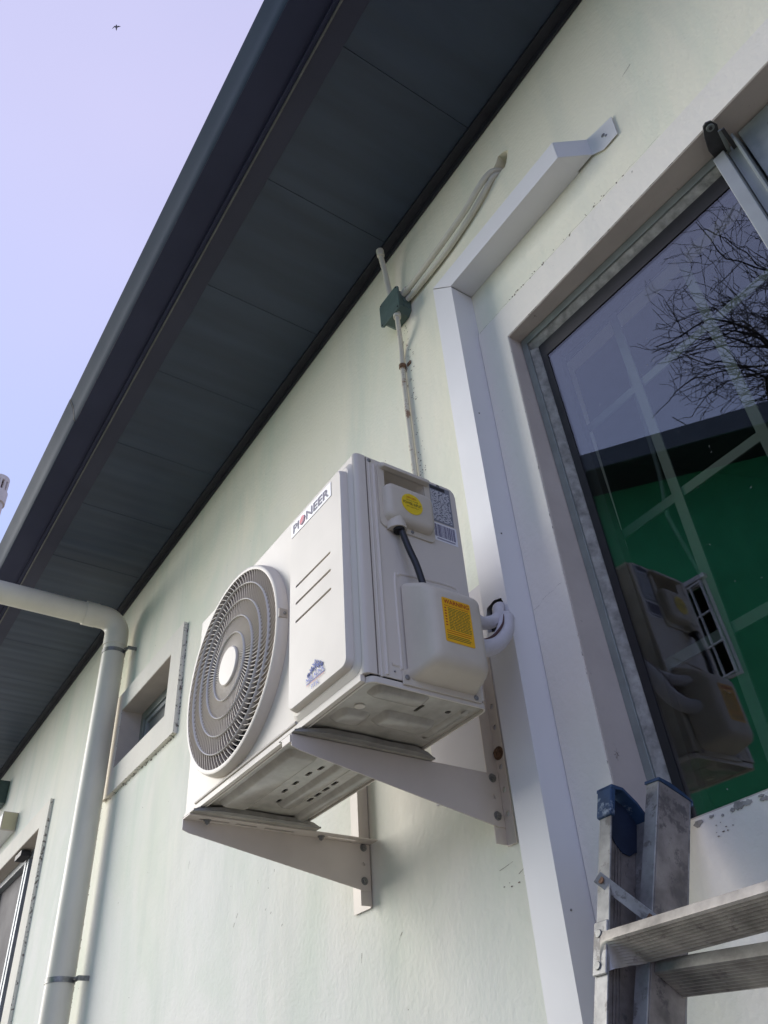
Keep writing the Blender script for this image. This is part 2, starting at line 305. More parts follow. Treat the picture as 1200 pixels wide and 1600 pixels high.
def text(name, s, m, parent, origin, udir, vdir, w=None, h=None, italic=0., off=.0006, bold=0.):
    """flat print: text laid in the plane udir x vdir, lower left at origin, scaled to width w and cap height h"""
    cu = bpy.data.curves.new('t', 'FONT'); cu.body = s; cu.resolution_u = 3; cu.offset = bold; cu.shear = italic
    to = bpy.data.objects.new('t', cu); COL.objects.link(to)
    me = bpy.data.meshes.new_from_object(to.evaluated_get(bpy.context.evaluated_depsgraph_get()))
    bpy.data.objects.remove(to); bpy.data.curves.remove(cu)
    xs = [v.co.x for v in me.vertices]; ys = [v.co.y for v in me.vertices]
    x0, x1, y0, y1 = min(xs), max(xs), min(ys), max(ys)
    U, V = Vector(udir), Vector(vdir); Nn = U.cross(V); offs = Vector((0, 0, 0)); p = parent
    while p: offs += p.location; p = p.parent
    for v in me.vertices:
        v.co = Vector(origin)+U*((v.co.x-x0)/(x1-x0)*w)+V*((v.co.y-y0)/(y1-y0)*h)+Nn*off-offs
    me.materials.clear(); me.materials.append(M[m]); me.name = name
    o = bpy.data.objects.new(name, me); COL.objects.link(o); o.parent = parent
    return o
def bolt(parent, c, n, r=.006, h=.005, m='galv', name='bolt'):
    n = Vector(n).normalized(); c = Vector(c)
    b = MB(); b.cyl(c, c+n*.0012, r*1.5, 14); b.cyl(c+n*.0012, c+n*(.0012+h), r, 6); b.cyl(c+n*(.001+h), c+n*(.004+h), r*.45, 8)
    return b.build(name, m, parent, weld=False)
def screw(parent, c, n, r=.0035, name='screw'):
    n = Vector(n).normalized(); c = Vector(c); b = MB()
    b.loft([[c+n*hh+rr*(cos(2*pi*k/12)*n.orthogonal().normalized()+sin(2*pi*k/12)*n.cross(n.orthogonal().normalized())) for k in range(12)] for hh, rr in ((0, r), (.001, r), (.002, r*.6))])
    return b.build(name, 'galv', parent)

# ================================================================== GROUND
g = MB().quad((-300, -300, -1.5), (300, -300, -1.5), (300, 300, -1.5), (-300, 300, -1.5)).build('ground', 'ground'); g['kind'] = 'structure'

# ================================================================== HOUSE
house = thing('house', 'pale green rendered house wall under a dark slate eave with windows and gutter', 'house', (-4, 0, -1.5))
BW = (-1.0, .95, .414, 1.784)             # big window opening x0 x1 z0 z1
SW = (-4.14, -3.452, 1.672, 1.99)
LW = (-7.9, -5.566, .2, 1.798)
hole = [(-.927, 2.506), (-.930, 2.492), (-.920, 2.480), (-.90, 2.472), (-.873, 2.474), (-.858, 2.470), (-.848, 2.483), (-.838, 2.506), (-.828, 2.530), (-.845, 2.548), (-.872, 2.560), (-.888, 2.541), (-.905, 2.528)]
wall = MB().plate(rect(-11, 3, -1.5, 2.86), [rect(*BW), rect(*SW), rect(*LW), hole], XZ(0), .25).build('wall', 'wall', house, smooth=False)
MB().box(-.98, -.78, .05, .07, 2.40, 2.62).build('hole_backing', 'crack', house)
def ring(name, o4, i4, y0, y1, m, par, bev=.0): return MB().plate(rect(*o4), [rect(*i4)], XZ(y0), y1-y0).build(name, m, par, bev=bev, smooth=False)
ring('window_surround', (-1.107, 1.09, .25, 1.90), BW, -.006, -.0005, 'surround', house)
ring('window_surround', (-4.262, -3.318, 1.54, 2.10), SW, -.020, -.0005, 'surround', house)
ring('window_surround', (-8.04, -5.40, .05, 1.93), LW, -.020, -.0005, 'surround', house)
# reveal linings (paint in the reveals, 3 mm proud of the wall's cut faces)
def lining(b, y0, y1, par):
    x0, x1, z0, z1 = b; t = .003
    m = MB(); m.box(x0, x0+t, y0, y1, z0+t, z1-t); m.box(x1-t, x1, y0, y1, z0+t, z1-t); m.box(x0, x1, y0, y1, z1-t, z1); m.box(x0, x1, y0, y1, z0, z0+t)
    return m.build('reveal', 'reveal', par, smooth=False, weld=False)
lining(BW, -.004, .1, house); lining(SW, -.018, .16, house); lining(LW, -.018, .16, house)
# plaster chips below and above the big window
def chips(n, fx, m, name, y=-.007, sz=(.002, .007)):
    b = MB()
    for k in range(n):
        cx, cz = fx(); r = random.uniform(*sz); a0 = random.random()*6; q = random.uniform(.3, .8)
        y_ = y-random.random()*.0009; P = [(cx+r*cos(a0+j*pi/3)*random.uniform(.5, 1.2), cz+r*q*sin(a0+j*pi/3)*random.uniform(.5, 1.2)) for j in range(6)]
        b.plate(P, [], XZ(y_), .0016)
    o = b.build(name, m, house, smooth=False); o['kind'] = 'stuff'; return o
M['chipgrey'] = mat('bare_render', (.42, .40, .37), .9, var=.25, vscale=60, bump=.5)
chips(34, lambda: (random.choice([random.gauss(-.93, .04), random.gauss(-.62, .05), random.gauss(-.8, .09)]), 1.9+random.gauss(.004, .004)), 'crack', 'dirt_specks', sz=(.0008, .0035))
chips(70, lambda: (-1.452+abs(random.gauss(0, .018)), random.uniform(1.55, 2.36)), 'crack', 'dirt_specks', y=-.0005, sz=(.0008, .0035))
chips(26, lambda: (random.uniform(-.85, -.6), .410-abs(random.gauss(0, .004))), 'chipgrey', 'chipped_paint', sz=(.003, .010))
chips(8, lambda: (random.gauss(-.80, .012), .385+random.gauss(0, .008)), 'crack', 'dirt_specks', sz=(.0006, .0025))
chips(6, lambda: (random.gauss(-1.30, .04), random.gauss(.43, .012)), 'crack', 'dirt_specks', y=-.0005, sz=(.001, .004))
chips(60, lambda: (random.uniform(-5, -1.2), random.uniform(.2, 2.6)), 'crack', 'dirt_specks', y=-.0005, sz=(.0006, .0022))
def crackline(pts, y, w=.0018, name='crack'):
    b = MB(); L = []
    for a, c in zip(pts[:-1], pts[1:]):
        n = max(2, int((Vector(c)-Vector(a)).length/.012))
        for k in range(n):
            t = k/n; L.append((a[0]+(c[0]-a[0])*t+random.gauss(0, .0012), a[1]+(c[1]-a[1])*t+random.gauss(0, .0012)))
    L.append(pts[-1])
    for p, q in zip(L[:-1], L[1:]):
        d = (Vector(q)-Vector(p)).normalized(); nn = Vector((-d.y, d.x))*w*random.uniform(.2, 1)*.5
        b.quad((p[0]-nn.x, y, p[1]-nn.y), (q[0]-nn.x, y, q[1]-nn.y), (q[0]+nn.x, y, q[1]+nn.y), (p[0]+nn.x, y, p[1]+nn.y))
    return b.build(name, 'crack', house, smooth=False)
crackline([(-1.10, 1.902), (-.95, 1.903), (-.80, 1.901), (-.60, 1.905), (-.4, 1.903)], -.0068, .0011)
crackline([(-1.10, .95), (-1.06, .965), (-1.01, .97)], -.0068, .0006)
for a, c in (((-1.72, .405), (-1.705, .42)), ((-1.88, .41), (-1.884, .388)), ((-2.63, .62), (-2.60, .655)), ((-1.345, .46), (-1.30, .468)), ((-1.29, .44), (-1.27, .448)), ((-.42, 2.25), (-.385, 2.262)), ((-.16, 2.31), (-.13, 2.30)), ((-3.05, .9), (-3.045, .93)), ((-2.4, 1.02), (-2.39, .985))):
    crackline([a, c], -.0006, .0016, 'scuff')
# trim, soffit panels, edge strip, lip, fascia
X0, X1 = -11.0, 1.6
MB().box(X0, X1, -.042, -.001, 2.792, 2.802).box(X0, X1, -.010, -.0015, 2.765, 2.792).build('wall_trim', 'trim', house, bev=.001, weld=False)
k = 0; x = -.93+.527*4; 
while x > X0:
    # each sheet: shallow ribs running out from the wall
    b = MB(); a, c = x-.527+.0009, x-.0009; n = 28; low = []; top = []
    for j in range(n+1):
        u = a+(c-a)*j/n; rb = .0016*max(0, sin(2*pi*(j/n)*6))**2+.0012*random.random()*.3
        low.append((u, 2.802+rb))
    prof = [(a, 2.812)]+low+[(c, 2.812)]
    b.loft([[(p[0], -.546, p[1]) for p in prof], [(p[0], -.0425, p[1]) for p in prof]])
    b.build('soffit_panel', 'soffit', house); x -= .527
b = MB(); b.box(X0, X1, -.5445, -.012, 2.815, 2.83); b.build('soffit_backing', 'trim', house)
MB().box(X0, X1, -.617, -.5465, 2.797, 2.806).build('soffit_edge_strip', 'soffit_strip', house, bev=.001)
MB().box(X0, X1, -.6235, -.6175, 2.788, 2.84).build('fascia_lip', 'lip', house, bev=.002)
for i, xx in enumerate([-1.05-.53*q for q in range(14)]):
    MB().cyl((xx, -.56, 2.7968), (xx, -.56, 2.7955), .003, 8).build('screw', 'soffit_strip', house)
MB().box(X0, X1, -.6395, -.624, 2.80, 3.0).build('fascia', 'gutter_under', house)
prof = [(-.64, 2.825), (-.755, 2.822), (-.763, 2.832), (-.768, 2.86), (-.778, 2.90), (-.795, 2.935), (-.80, 2.95), (-.795, 2.958), (-.786, 2.955), (-.788, 2.945), (-.77, 2.90), (-.76, 2.86), (-.753, 2.832), (-.64, 2.835)]
gut = MB()
gm = MB().loft([[(X1, p[0], p[1]) for p in prof[1:]], [(-3.02, p[0], p[1]) for p in prof[1:]]]).build('gutter', 'gutter', house)
gm = MB().loft([[(-3.022, p[0]-.002, p[1]-.002) for p in prof[1:]], [(X0, p[0]-.002, p[1]-.002) for p in prof[1:]]]).build('gutter', 'gutter', house)
MB().box(X0, X1, -.754, -.6395, 2.818, 2.824).build('gutter_base', 'gutter_under', house)
sj = [(p[0]-.0012, p[1]-.0006) for p in prof[1:7]]
MB().loft([[(-3.015, p[0], p[1]) for p in sj], [(-3.030, p[0], p[1]) for p in sj]], cap=False, closed=False).build('gutter_joint', 'trim', house)
# roof
sl = math.tan(rad(19))
def roofz(y): return 2.99+(y+.72)*sl
b = MB(); b.loft([[(X0, -.72, 2.99), (X0, -.72, 3.05), (X0, 2.2, roofz(2.2)+.06), (X0, 2.2, roofz(2.2))], [(-3.1, -.72, 2.99), (-3.1, -.72, 3.05), (-3.1, 2.2, roofz(2.2)+.06), (-3.1, 2.2, roofz(2.2))]])
b.build('roof', 'roof', house)
b = MB(); b.loft([[(-3.099, -.72, 2.99), (-3.099, -.72, 3.05), (-3.099, 6.3, roofz(6.3)+.06), (-3.099, 6.3, roofz(6.3))], [(3.1, -.72, 2.99), (3.1, -.72, 3.05), (3.1, 6.3, roofz(6.3)+.06), (3.1, 6.3, roofz(6.3))]])
b.build('roof', 'room_ceiling', house)
# room behind the big window
RW = (3.46, 3.93, 2.55, 3.19)
side_poly = [(.2505, -1.5), (6.15, -1.5), (6.15, roofz(6.15)-.005), (.2505, roofz(.2505)-.005)]
MB().plate(side_poly, [], YZ(-3.0), .12).build('room_wall', 'room_green', house, smooth=False)
MB().plate(side_poly, [], YZ(3.12), .12).build('room_wall', 'room_green', house, smooth=False)
MB().plate(rect(-3, 3, -1.5, roofz(6.15)), [rect(-1.6, .2, -1.5, .7), rect(.9, 2.2, -.5, .7)], XZ(6.15), .12).build('room_wall', 'room_green', house, smooth=False)
MB().box(-3, 3, .2505, 6.15, -1.499, -1.49).build('room_floor', 'room_floor', house)
MB().box(X0, 3, .18, .24, 2.861, 3.2).build('wall_head', 'trim', house)
# window units -------------------------------------------------
def window(name_loc, b, y, panes, xmull=(), cham=.02, putty=True, label=None):
    x0, x1, z0, z1 = b; wn = bpy.data.objects.new('window', None); COL.objects.link(wn); wn.parent = house
    wn.location = Vector((x0, y, z0))-house.location
    return wn
win = bpy.data.objects.new('window', None); COL.objects.link(win); win.parent = house; win.location = Vector((-.65, .088, 1.1))-house.location
win.rotation_euler = (rad(2.5), 0, rad(2.5))     # the old frame hangs a little out of true
fx0, fx1, fz0, fz1 = BW[0]+.0032, BW[1]-.0032, BW[2]+.0032, BW[3]-.0032
edges = [fx0, -.335, -.245, fx1]
ring('outer_frame', (fx0, -.3475, fz0, fz1), (fx0+.019, -.3485, fz0+.020, fz1-.026), .080, .13, 'alu_frame', win, bev=.0015)
# lumpy putty bead round the fixed pane
def putty_bar(p, q, wdt, nrm):
    p, q = Vector(p), Vector(q); n = int((q-p).length/.012); d = (q-p)/n; N2 = Vector(nrm); loops = []
    for k in range(n+1):
        c = p+d*k; ww = wdt*random.uniform(.95, 1.03); hh = .010*random.uniform(.7, 1.15)
        if k % 3 == 0: hh *= .6
        loops.append([c+N2*0+Vector((0, .03, 0)), c+Vector((0, 0, 0))-Vector((0, hh*.3, 0)), c+N2*ww*.5-Vector((0, -.004+hh*.0, 0)), c+N2*ww+Vector((0, .014, 0)), c+N2*ww+Vector((0, .03, 0))])
    return MB().loft(loops)
putty_bar((fx0+.019, .088, fz1-.026), (-.3485, .088, fz1-.026), .024, (0, 0, -1)).build('putty', 'putty', win)
putty_bar((fx0+.0195, .088, fz0+.024), (fx0+.0195, .088, fz1-.05), .022, (1, 0, 0)).build('putty', 'putty', win)
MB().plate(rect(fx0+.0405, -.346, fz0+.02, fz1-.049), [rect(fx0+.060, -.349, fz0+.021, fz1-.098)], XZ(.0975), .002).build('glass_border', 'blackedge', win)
MB().box(fx0+.019, -.345, .1, .1035, fz0+.02, fz1-.02).build('pane', 'glass', win)
ring('inner_frame', (fx0+.028, -.352, fz0+.02, fz1-.04), (fx0+.075, -.358, fz0+.035, fz1-.095), .125, .15, 'brownwood', win)
# mullion, layered profiles
MB().box(-.347, -.318, .062, .135, fz0, fz1-.03).build('mullion', 'alu_light', win, bev=.002)
MB().box(-.3165, -.290, .078, .14, fz0, fz1-.02).build('mullion', 'alu_light', win, bev=.002)
MB().box(-.289, -.283, .052, .14, fz0, fz1-.02).build('mullion', 'alu_frame', win, bev=.001)
ring('opening_sash', (-.278, fx1, fz0, fz1-.004), (-.222, fx1-.05, fz0+.05, fz1-.052), .075, .13, 'alu_frame', win, bev=.002)
MB().box(-.224, fx1-.048, .1, .1035, fz0+.048, fz1-.05).build('pane', 'glass', win)
# stay fitting at the head of the mullion
zs = 1.758
P = [(-.312, -.005), (-.303, -.008), (-.293, -.002), (-.290, .018), (-.299, .037), (-.312, .088), (-.318, .092), (-.343, .084), (-.340, .055), (-.326, .019)]
st = MB().loft([[(p[0], p[1]-.012, zs) for p in P], [(p[0], p[1]-.012, zs+.005) for p in P]]).build('stay_plate', 'stay', win, bev=.001)
MB().cyl((-.303, -.004, zs-.0005), (-.303, -.004, zs-.004), .009, 20).build('rivet', 'alu_frame', st)
MB().cyl((-.303, -.004, zs-.004), (-.303, -.004, zs-.006), .004, 12).build('rivet_head', 'stay', st)
MB().obox((-.304, .050, zs-.008), (-.010, .036, 0), (.004, .001, 0), (0, 0, .002)).build('stay_arm', 'alu_frame', win, bev=.0005)
MB().obox((-.294, .050, zs-.012), (-.006, .036, 0), (.004, .001, 0), (0, 0, .002)).build('stay_arm', 'stay', win, bev=.0005)
# small window
win2 = window('w', SW, .1, 1)
ring('outer_frame', (SW[0]+.004, SW[1]-.004, SW[2]+.004, SW[3]-.004), (SW[0]+.05, SW[1]-.05, SW[2]+.05, SW[3]-.05), .09, .14, 'alu_frame', win2, bev=.003)
ring('sash_frame', (SW[0]+.051, SW[1]-.051, SW[2]+.051, SW[3]-.051), (SW[0]+.075, SW[1]-.075, SW[2]+.075, SW[3]-.075), .10, .13, 'alu_light', win2, bev=.002)
M['frosted'] = mat('frosted_pane', (.21, .22, .215), .35, var=.08, vscale=6)
MB().box(SW[0]+.07, SW[1]-.07, .112, .118, SW[2]+.07, SW[3]-.07).build('pane', 'frosted', win2)
win3 = window('w', LW, .1, 1)
ring('outer_frame', (LW[0]+.004, LW[1]-.004, LW[2]+.004, LW[3]-.004), (LW[0]+.05, LW[1]-.05, LW[2]+.05, LW[3]-.05), .06, .13, 'alu_light', win3, bev=.003)
for xm in (-6.05, -6.12, -7.0):
    MB().box(xm-.02, xm+.02, .055, .13, LW[2]+.05, LW[3]-.05).build('mullion', 'alu_light', win3, bev=.003)
M['dull_pane'] = mat('dull_pane', (.075, .07, .08), .6, var=.1, vscale=3, spec=.12)
MB().box(LW[0]+.045, LW[1]-.045, .10, .105, LW[2]+.045, LW[3]-.045).build('pane', 'dull_pane', win3)
MB().box(-6.16, -6.0, -.01, .05, 1.75, 1.785).build('stay_plate', 'stay', win3, bev=.002)
# ================================================================== THINGS IN THE ROOM
bars = thing('burglar_bars', 'pale flat steel burglar bars behind the big window pane', 'window bars', (0, .16, .43))
for xx in (-.968, -.775, -.551, -.327, -.103, .12, .345, .57, .79):
    MB().box(xx-.012, xx+.012, .158, .163, .43, 1.76).build('upright_bar', 'bar', bars)
for zz in (.45, .775, 1.118, 1.468, 1.745):
    MB().box(-1.0, .95, .1632, .168, zz-.012, zz+.012).build('cross_bar', 'bar', bars)
b = MB(); pth = smooth_path([(-.86, .30, 1.70), (-.867, .30, 1.659), (-.873, .30, 1.539), (-.882, .30, 1.32), (-.897, .3, 1.215), (-.895, .3, 1.17), (-.874, .3, 1.04), (-.862, .3, .95), (-.855, .3, .7)], 6)
tag(b.tube(pth, .006, 8).build('hanging_cord', 'bar'), 'thin pale cord hanging inside behind the big window', 'cord')

# ================================================================== TRUNKING
tr = thing('pipe_trunking', 'long white sheet metal pipe trunking with an elbow, beside the big window', 'trunking', (-1.15, 0, -1.5))
TX0, TX1, TD = -1.189, -1.1085, -.080
ho = [(-1.185, .915), (-1.163, .908), (-1.138, .912), (-1.122, .925), (-1.118, .95), (-1.126, .975), (-1.150, .982), (-1.176, .975), (-1.186, .95)]
ho = [(x+.0, z+.0) for x, z in ho]
ho = [(max(-1.184, x), z) for x, z in ho]
front = MB().plate([(TX0, -1.4), (TX1, -1.4), (TX1, 2.085), (TX0, 2.165)], [ho], XZ(TD), .0015).build('upright_face', 'trunk', tr, smooth=False)
MB().box(TX1-.0015, TX1, TD+.0016, -.0005, -1.4, 2.084).box(TX0, TX0+.0015, TD+.0016, -.0005, -1.4, 2.165).build('upright_sides', 'trunk', tr, smooth=False, weld=False)
MB().plate([(TX0+.001, 2.1675), (TX1, 2.0875), (-.63, 2.0875), (-.63, 2.1675)], [], XZ(TD-.0012), .0015).build('cross_face', 'trunk', tr, smooth=False)
MB().box(TX1, -.63, TD+.0004, -.0005, 2.0875, 2.089).build('cross_underside', 'trunk', tr, smooth=False)
MB().box(TX0, -.63, TD+.0004, -.0005, 2.166, 2.1675).build('cross_top', 'trunk', tr, smooth=False)
# open end: cheek slopes back to the wall and turns out as a flange
b = MB(); b.loft([[(-.63, TD, 2.088), (-.63, TD, 2.167), (-.6285, TD, 2.167), (-.6285, TD, 2.088)], [(-.575, -.006, 2.088), (-.575, -.006, 2.167), (-.5735, -.006, 2.167), (-.5735, -.006, 2.088)]])
b.build('end_cheek', 'trunk', tr, smooth=False)
MB().plate([(-.575, 2.088), (-.541, 2.062), (-.491, 2.062), (-.487, 2.146), (-.537, 2.156), (-.575, 2.167)], [], XZ(-.006), .0015).build('end_flange', 'trunk', tr, smooth=False)
MB().loft([[(-.63, TD+.001, 2.088), (-.575, -.006, 2.088), (-.63, -.006, 2.088)], [(-.63, TD+.001, 2.0895), (-.575, -.006, 2.0895), (-.63, -.006, 2.0895)]]).build('end_underside', 'trunk', tr, smooth=False)
screw(tr, (-.527, -.0062, 2.112), (0, -1, 0), .006); screw(tr, (-.520, -.0062, 2.100), (0, -1, 0), .004)
MB().box(-1.1090, -1.1060, -.079, -.006, .1, 2.08).build('sealant_line', 'crack', tr) if False else None
for zz in (1.55, 1.15, .33): screw(tr, (TX1+.0002, -.06, zz), (1, 0, 0), .0022)
# flat sheet on the wall under the unit
pl = MB().box(-1.53, -1.191, -.002, -.0004, .652, 1.12).build('wall_sheet', 'sheet'); tag(pl, 'flat pale metal sheet on the wall behind the unit, between the brackets', 'metal sheet')

# ================================================================== AIR CONDITIONER
AX0, AX1, AZ0, AZ1, AYF, AYB = -1.862, -1.072, .668, 1.187, -.487, -.222
ac = thing('air_conditioner', 'outdoor air conditioner unit with round fan grille, on two wall brackets', 'air conditioner', ((AX0+AX1)/2, -.35, AZ0))
FC = (-1.606, .930); FR = .243
# front panel sheet with fan hole, rounded right edge folding to a corner post
slots = [rect(-1.291, -1.147, z-.0030, z+.0030, .0029, 3) for z in (.966, .924, .880)]
fpan = MB().plate(rect(AX0+.001, AX1-.010, AZ0+.004, AZ1), [circ(*FC, .2225, 64)], XZ(AYF), .012).build('front_panel', 'ac', ac, bev=.002, smooth=False)
# corner post (rounded) from front to side
pr = [(AX1-.0095, AYF), (AX1-.006, AYF+.0008), (AX1-.002, AYF+.004), (AX1, AYF+.010), (AX1, -.462), (AX1-.004, -.4612), (AX1-.004, AYF+.012), (AX1-.0095, AYF+.012)]
MB().loft([[(p[0], p[1], AZ0+.004) for p in pr], [(p[0], p[1], AZ1) for p in pr]]).build('corner_post', 'ac', ac)
# raised panel with chamfered border
def raised(u0, u1, v0, v1, r, base, h, inset, map3, holes=(), name='raised_panel', m='ac', par=None, bev=.0015):
    o = rect(u0, u1, v0, v1, r, 6); i = rect(u0+inset, u1-inset, v0+inset, v1-inset, max(r-inset, .001), 6)
    b = MB(); n = len(o)
    b.loft([[map3(p[0], p[1], 0) for p in o], [map3(p[0], p[1], h) for p in i]], cap=False)
    return b, i
m3 = lambda u, v, h: (u, AYF-h, v)
H = .020
# asymmetric: left edge fades into the sheet, right and lower edges stand proud
o = rect(-1.330, -1.082, .676, 1.172, .022, 6); i = rect(-1.324, -1.092, .686, 1.162, .018, 6)
b = MB(); b.loft([[m3(p[0], p[1], 0.0004) for p in o], [m3(p[0], p[1], .006) for p in i]], cap=False)
o2 = rect(-1.321, -1.097, .691, 1.157, .018, 6)
b.loft([[m3(p[0], p[1], .006) for p in i], [m3(p[0], p[1], .006) for p in o2]], cap=False)
b.loft([[m3(p[0], p[1], .006) for p in o2], [m3(p[0], p[1], H-.003) for p in rect(-1.319, -1.099, .693, 1.155, .017, 6)], [m3(p[0], p[1], H) for p in rect(-1.316, -1.102, .696, 1.152, .015, 6)]], cap=False)
inner = rect(-1.316, -1.102, .696, 1.152, .015, 6)
b.plate(inner, slots, XZ(AYF-H), .006)
b.box(-1.30, -1.14, AYF-H+.0062, AYF-H+.0078, .86, .98)
b.build('raised_panel', 'ac', ac, weld=False)
PY = AYF-H-.0007
# side panel with recess for the hand grip
RC = (-.418, -.312, 1.100, 1.166)
sp_o = [(-.4605, AZ0+.004), (AYB, AZ0+.004), (AYB, AZ1-.022), (AYB-.003, AZ1-.010), (AYB-.010, AZ1-.002), (AYB-.02, AZ1), (-.4605, AZ1)]
MB().plate(sp_o, [rect(*RC, .01)], YZ(AX1), .004).build('side_panel', 'ac', ac, smooth=False, bev=.0015)
b = MB(); b.loft([[(AX1-.0005, p[0], p[1]) for p in rect(*RC, .01)], [(AX1-.035, p[0], p[1]) for p in rect(RC[0]+.008, RC[1]-.008, RC[2]+.006, RC[3]-.01, .008)]], cap=False)
b.v += [(AX1-.035, p[0], p[1]) for p in rect(RC[0]+.008, RC[1]-.008, RC[2]+.006, RC[3]-.01, .008)]; nn = len(rect(*RC, .01)); b.f.append(tuple(range(len(b.v)-nn, len(b.v))))
b.build('grip_recess', 'plastic', ac)
# top, back, left
MB().box(AX0+.001, AX1-.006, AYF+.013, AYB+.001, AZ1-.006, AZ1-.0005).build('top_panel', 'ac', ac, bev=.001)
MB().box(AX0, AX0+.004, AYF+.013, AYB, AZ0+.004, AZ1-.007).build('left_panel', 'ac', ac)
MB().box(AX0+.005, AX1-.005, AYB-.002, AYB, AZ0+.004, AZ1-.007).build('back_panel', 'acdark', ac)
# beads on the side
def bead(pts, r, name='pressed_bead'): return MB().tube(pts, r, 8).build(name, 'ac', ac)
bead([(AX1-.0015, -.441, .676), (AX1-.0015, -.441, 1.170)], .0045); bead([(AX1-.0015, -.4525, .670), (AX1-.0015, -.4525, 1.172)], .0028)
MB().tube([(AX1+.0003, -.4605, AZ0+.006), (AX1+.0003, -.4605, AZ1-.002)], .0007, 5).build('panel_joint', 'crack', ac)
bp = [(AX1-.001, -.430, .700), (AX1-.001, -.414, .700), (AX1-.001, -.408, .708), (AX1-.001, -.408, .885), (AX1-.001, -.400, .900), (AX1-.001, -.385, .906), (AX1-.001, -.27, .915), (AX1-.001, -.25, .90), (AX1-.001, -.245, .88)]
bead(smooth_path(bp, 4), .0035)
MB().loft([[(AX1-.002, p[0], p[1]) for p in rect(-.425, -.245, .935, 1.165, .02)], [(AX1+.0012, p[0], p[1]) for p in rect(-.422, -.248, .938, 1.162, .018)]]).build('pressed_field', 'ac', ac) if False else None
# grip housing: plate, pocket bulge, hood, gland
def soft(u0, u1, v0, v1, r, x0, steps, name, m='plastic', parent=None, cap=True):
    """rounded lofted bulge on the side panel: steps = [(out, inset), ...]"""
    b = MB(); loops = []
    for h, ins in steps: loops.append([(x0+h, p[0], p[1]) for p in rect(u0+ins, u1-ins, v0+ins, v1-ins, max(r-ins*.6, .003), 6)])
    b.loft(loops, cap=cap); return b.build(name, m, parent or ac)
o = rect(-.434, -.297, 1.010, 1.179, .014, 6)
gp = MB().plate(o, [rect(*RC, .01)], YZ(AX1+.004), .0038).build('grip_plate', 'plastic', ac, bev=.001)
soft(-.426, -.304, 1.024, 1.121, .018, AX1+.0042, [(0, 0), (.008, .001), (.014, .003), (.018, .008), (.0195, .014)], 'grip_pocket')
# hood above the recess
hd = MB(); loops = []
for h, dz, iy in ((0, .014, 0), (.006, .013, .001), (.011, .009, .003), (.013, .003, .006)):
    loops.append([(AX1+.0042+h, p[0], p[1]) for p in rect(-.430+iy, -.301-iy, 1.1625, 1.164+dz, min(.008, dz*.4), 4)])
hd.loft(loops).build('grip_hood', 'plastic', ac)
gl = MB(); loops = []
for z, r in ((1.050, .006), (1.035, .016), (1.020, .020), (1.004, .0215)):
    loops.append([(AX1+.004+max(0, r*1.15*sin(pi*k/12)), -.398-r*cos(pi*k/12), z) for k in range(13)]+[(AX1+.003, -.398+r, z), (AX1+.003, -.398-r, z)])
gl.loft(loops).build('cable_gland', 'plastic', ac)
MB().cyl((AX1+.014, -.398, 1.006), (AX1+.014, -.398, .998), .012, 14).build('cable_nut', 'dark', ac)
cb = smooth_path([(AX1+.015, -.396, 1.01), (AX1+.020, -.392, .985), (AX1+.026, -.386, .95), (AX1+.032, -.376, .91), (AX1+.034, -.365, .86)], 6)
MB().tube(cb, .0068, 12).build('power_cable', 'cable', ac)
screw(ac, (AX1+.0043, -.357, 1.018), (1, 0, 0), .004)
# valve cover: tapered hollow-looking box
VY0, VY1, VZ0, VZ1 = -.398, -.240, .676, .882
vl = []
for h, a, c2, d, e in ((0, 0, 0, 0, 0), (.006, .001, .001, .001, .001), (.045, .010, .012, .008, .020), (.060, .014, .020, .012, .034), (.067, .020, .028, .020, .042), (.070, .028, .036, .030, .050)):
    vl.append([(AX1+.004+h, p[0], p[1]) for p in rect(VY0+a, VY1-c2, VZ0+d, VZ1-e, .014, 6)])
MB().loft(vl).build('valve_cover', 'plastic', ac)
MB().plate([(-.41, .664), (-.232, .664), (-.232, .70), (-.245, .70), (-.392, .70), (-.41, .69)], [], YZ(AX1+.004), .004).build('valve_cover_foot', 'plastic', ac, bev=.001)
screw(ac, (AX1+.0045, -.401, .678), (1, 0, 0), .0052); screw(ac, (AX1+.0045, -.246, .672), (1, 0, 0), .0052)
screw(ac, (AX1+.0005, -.452, 1.178), (1, 0, 0), .0045); screw(ac, (AX1+.0005, -.270, 1.180), (1, 0, 0), .0045); screw(ac, (AX1+.0005, -.425, .686), (1, 0, 0), .002)
# labels on the side
sd_u, sd_v = (0, 1, 0), (0, 0, 1)
st = MB().plate(rect(-.2965, -.238, 1.076, 1.180), [], YZ(AX1+.0006), .0005).build('rating_label', 'label_grey', ac)
b = MB(); b.box(AX1+.0006, AX1+.0010, -.293, -.252, 1.168, 1.177); b.build('rating_heading', 'black', ac)
b = MB()
z = 1.163
while z > 1.080:
    y = -.293
    while y < -.243:
        l = random.uniform(.003, .013); e = min(y+l, -.242)
        b.box(AX1+.0006, AX1+.0009, y, e, z, z+.0016); y = e+random.uniform(.0015, .006)
    z -= .0034
b.build('rating_print', 'sticker_white', ac, smooth=False)
b = MB(); 
for zz in (1.155, 1.134, 1.113, 1.095): b.box(AX1+.0006, AX1+.0009, -.2935, -.2415, zz-.0006, zz)
b.box(AX1+.0006, AX1+.0009, -.268, -.2674, 1.095, 1.165); b.build('rating_lines', 'black', ac, smooth=False)
MB().plate(rect(-.2975, -.2335, 1.025, 1.073), [], YZ(AX1+.0006), .0005).build('barcode_label', 'sticker_white', ac)
b = MB(); y = -.293
while y < -.240:
    wd = random.choice([.0006, .0006, .0012, .0018]); b.box(AX1+.0006, AX1+.0010, y, y+wd, 1.036, 1.069); y += wd+random.choice([.0006, .0012, .0012, .0018])
b.build('barcode_bars', 'ink', ac, smooth=False)
b = MB(); y = -.288
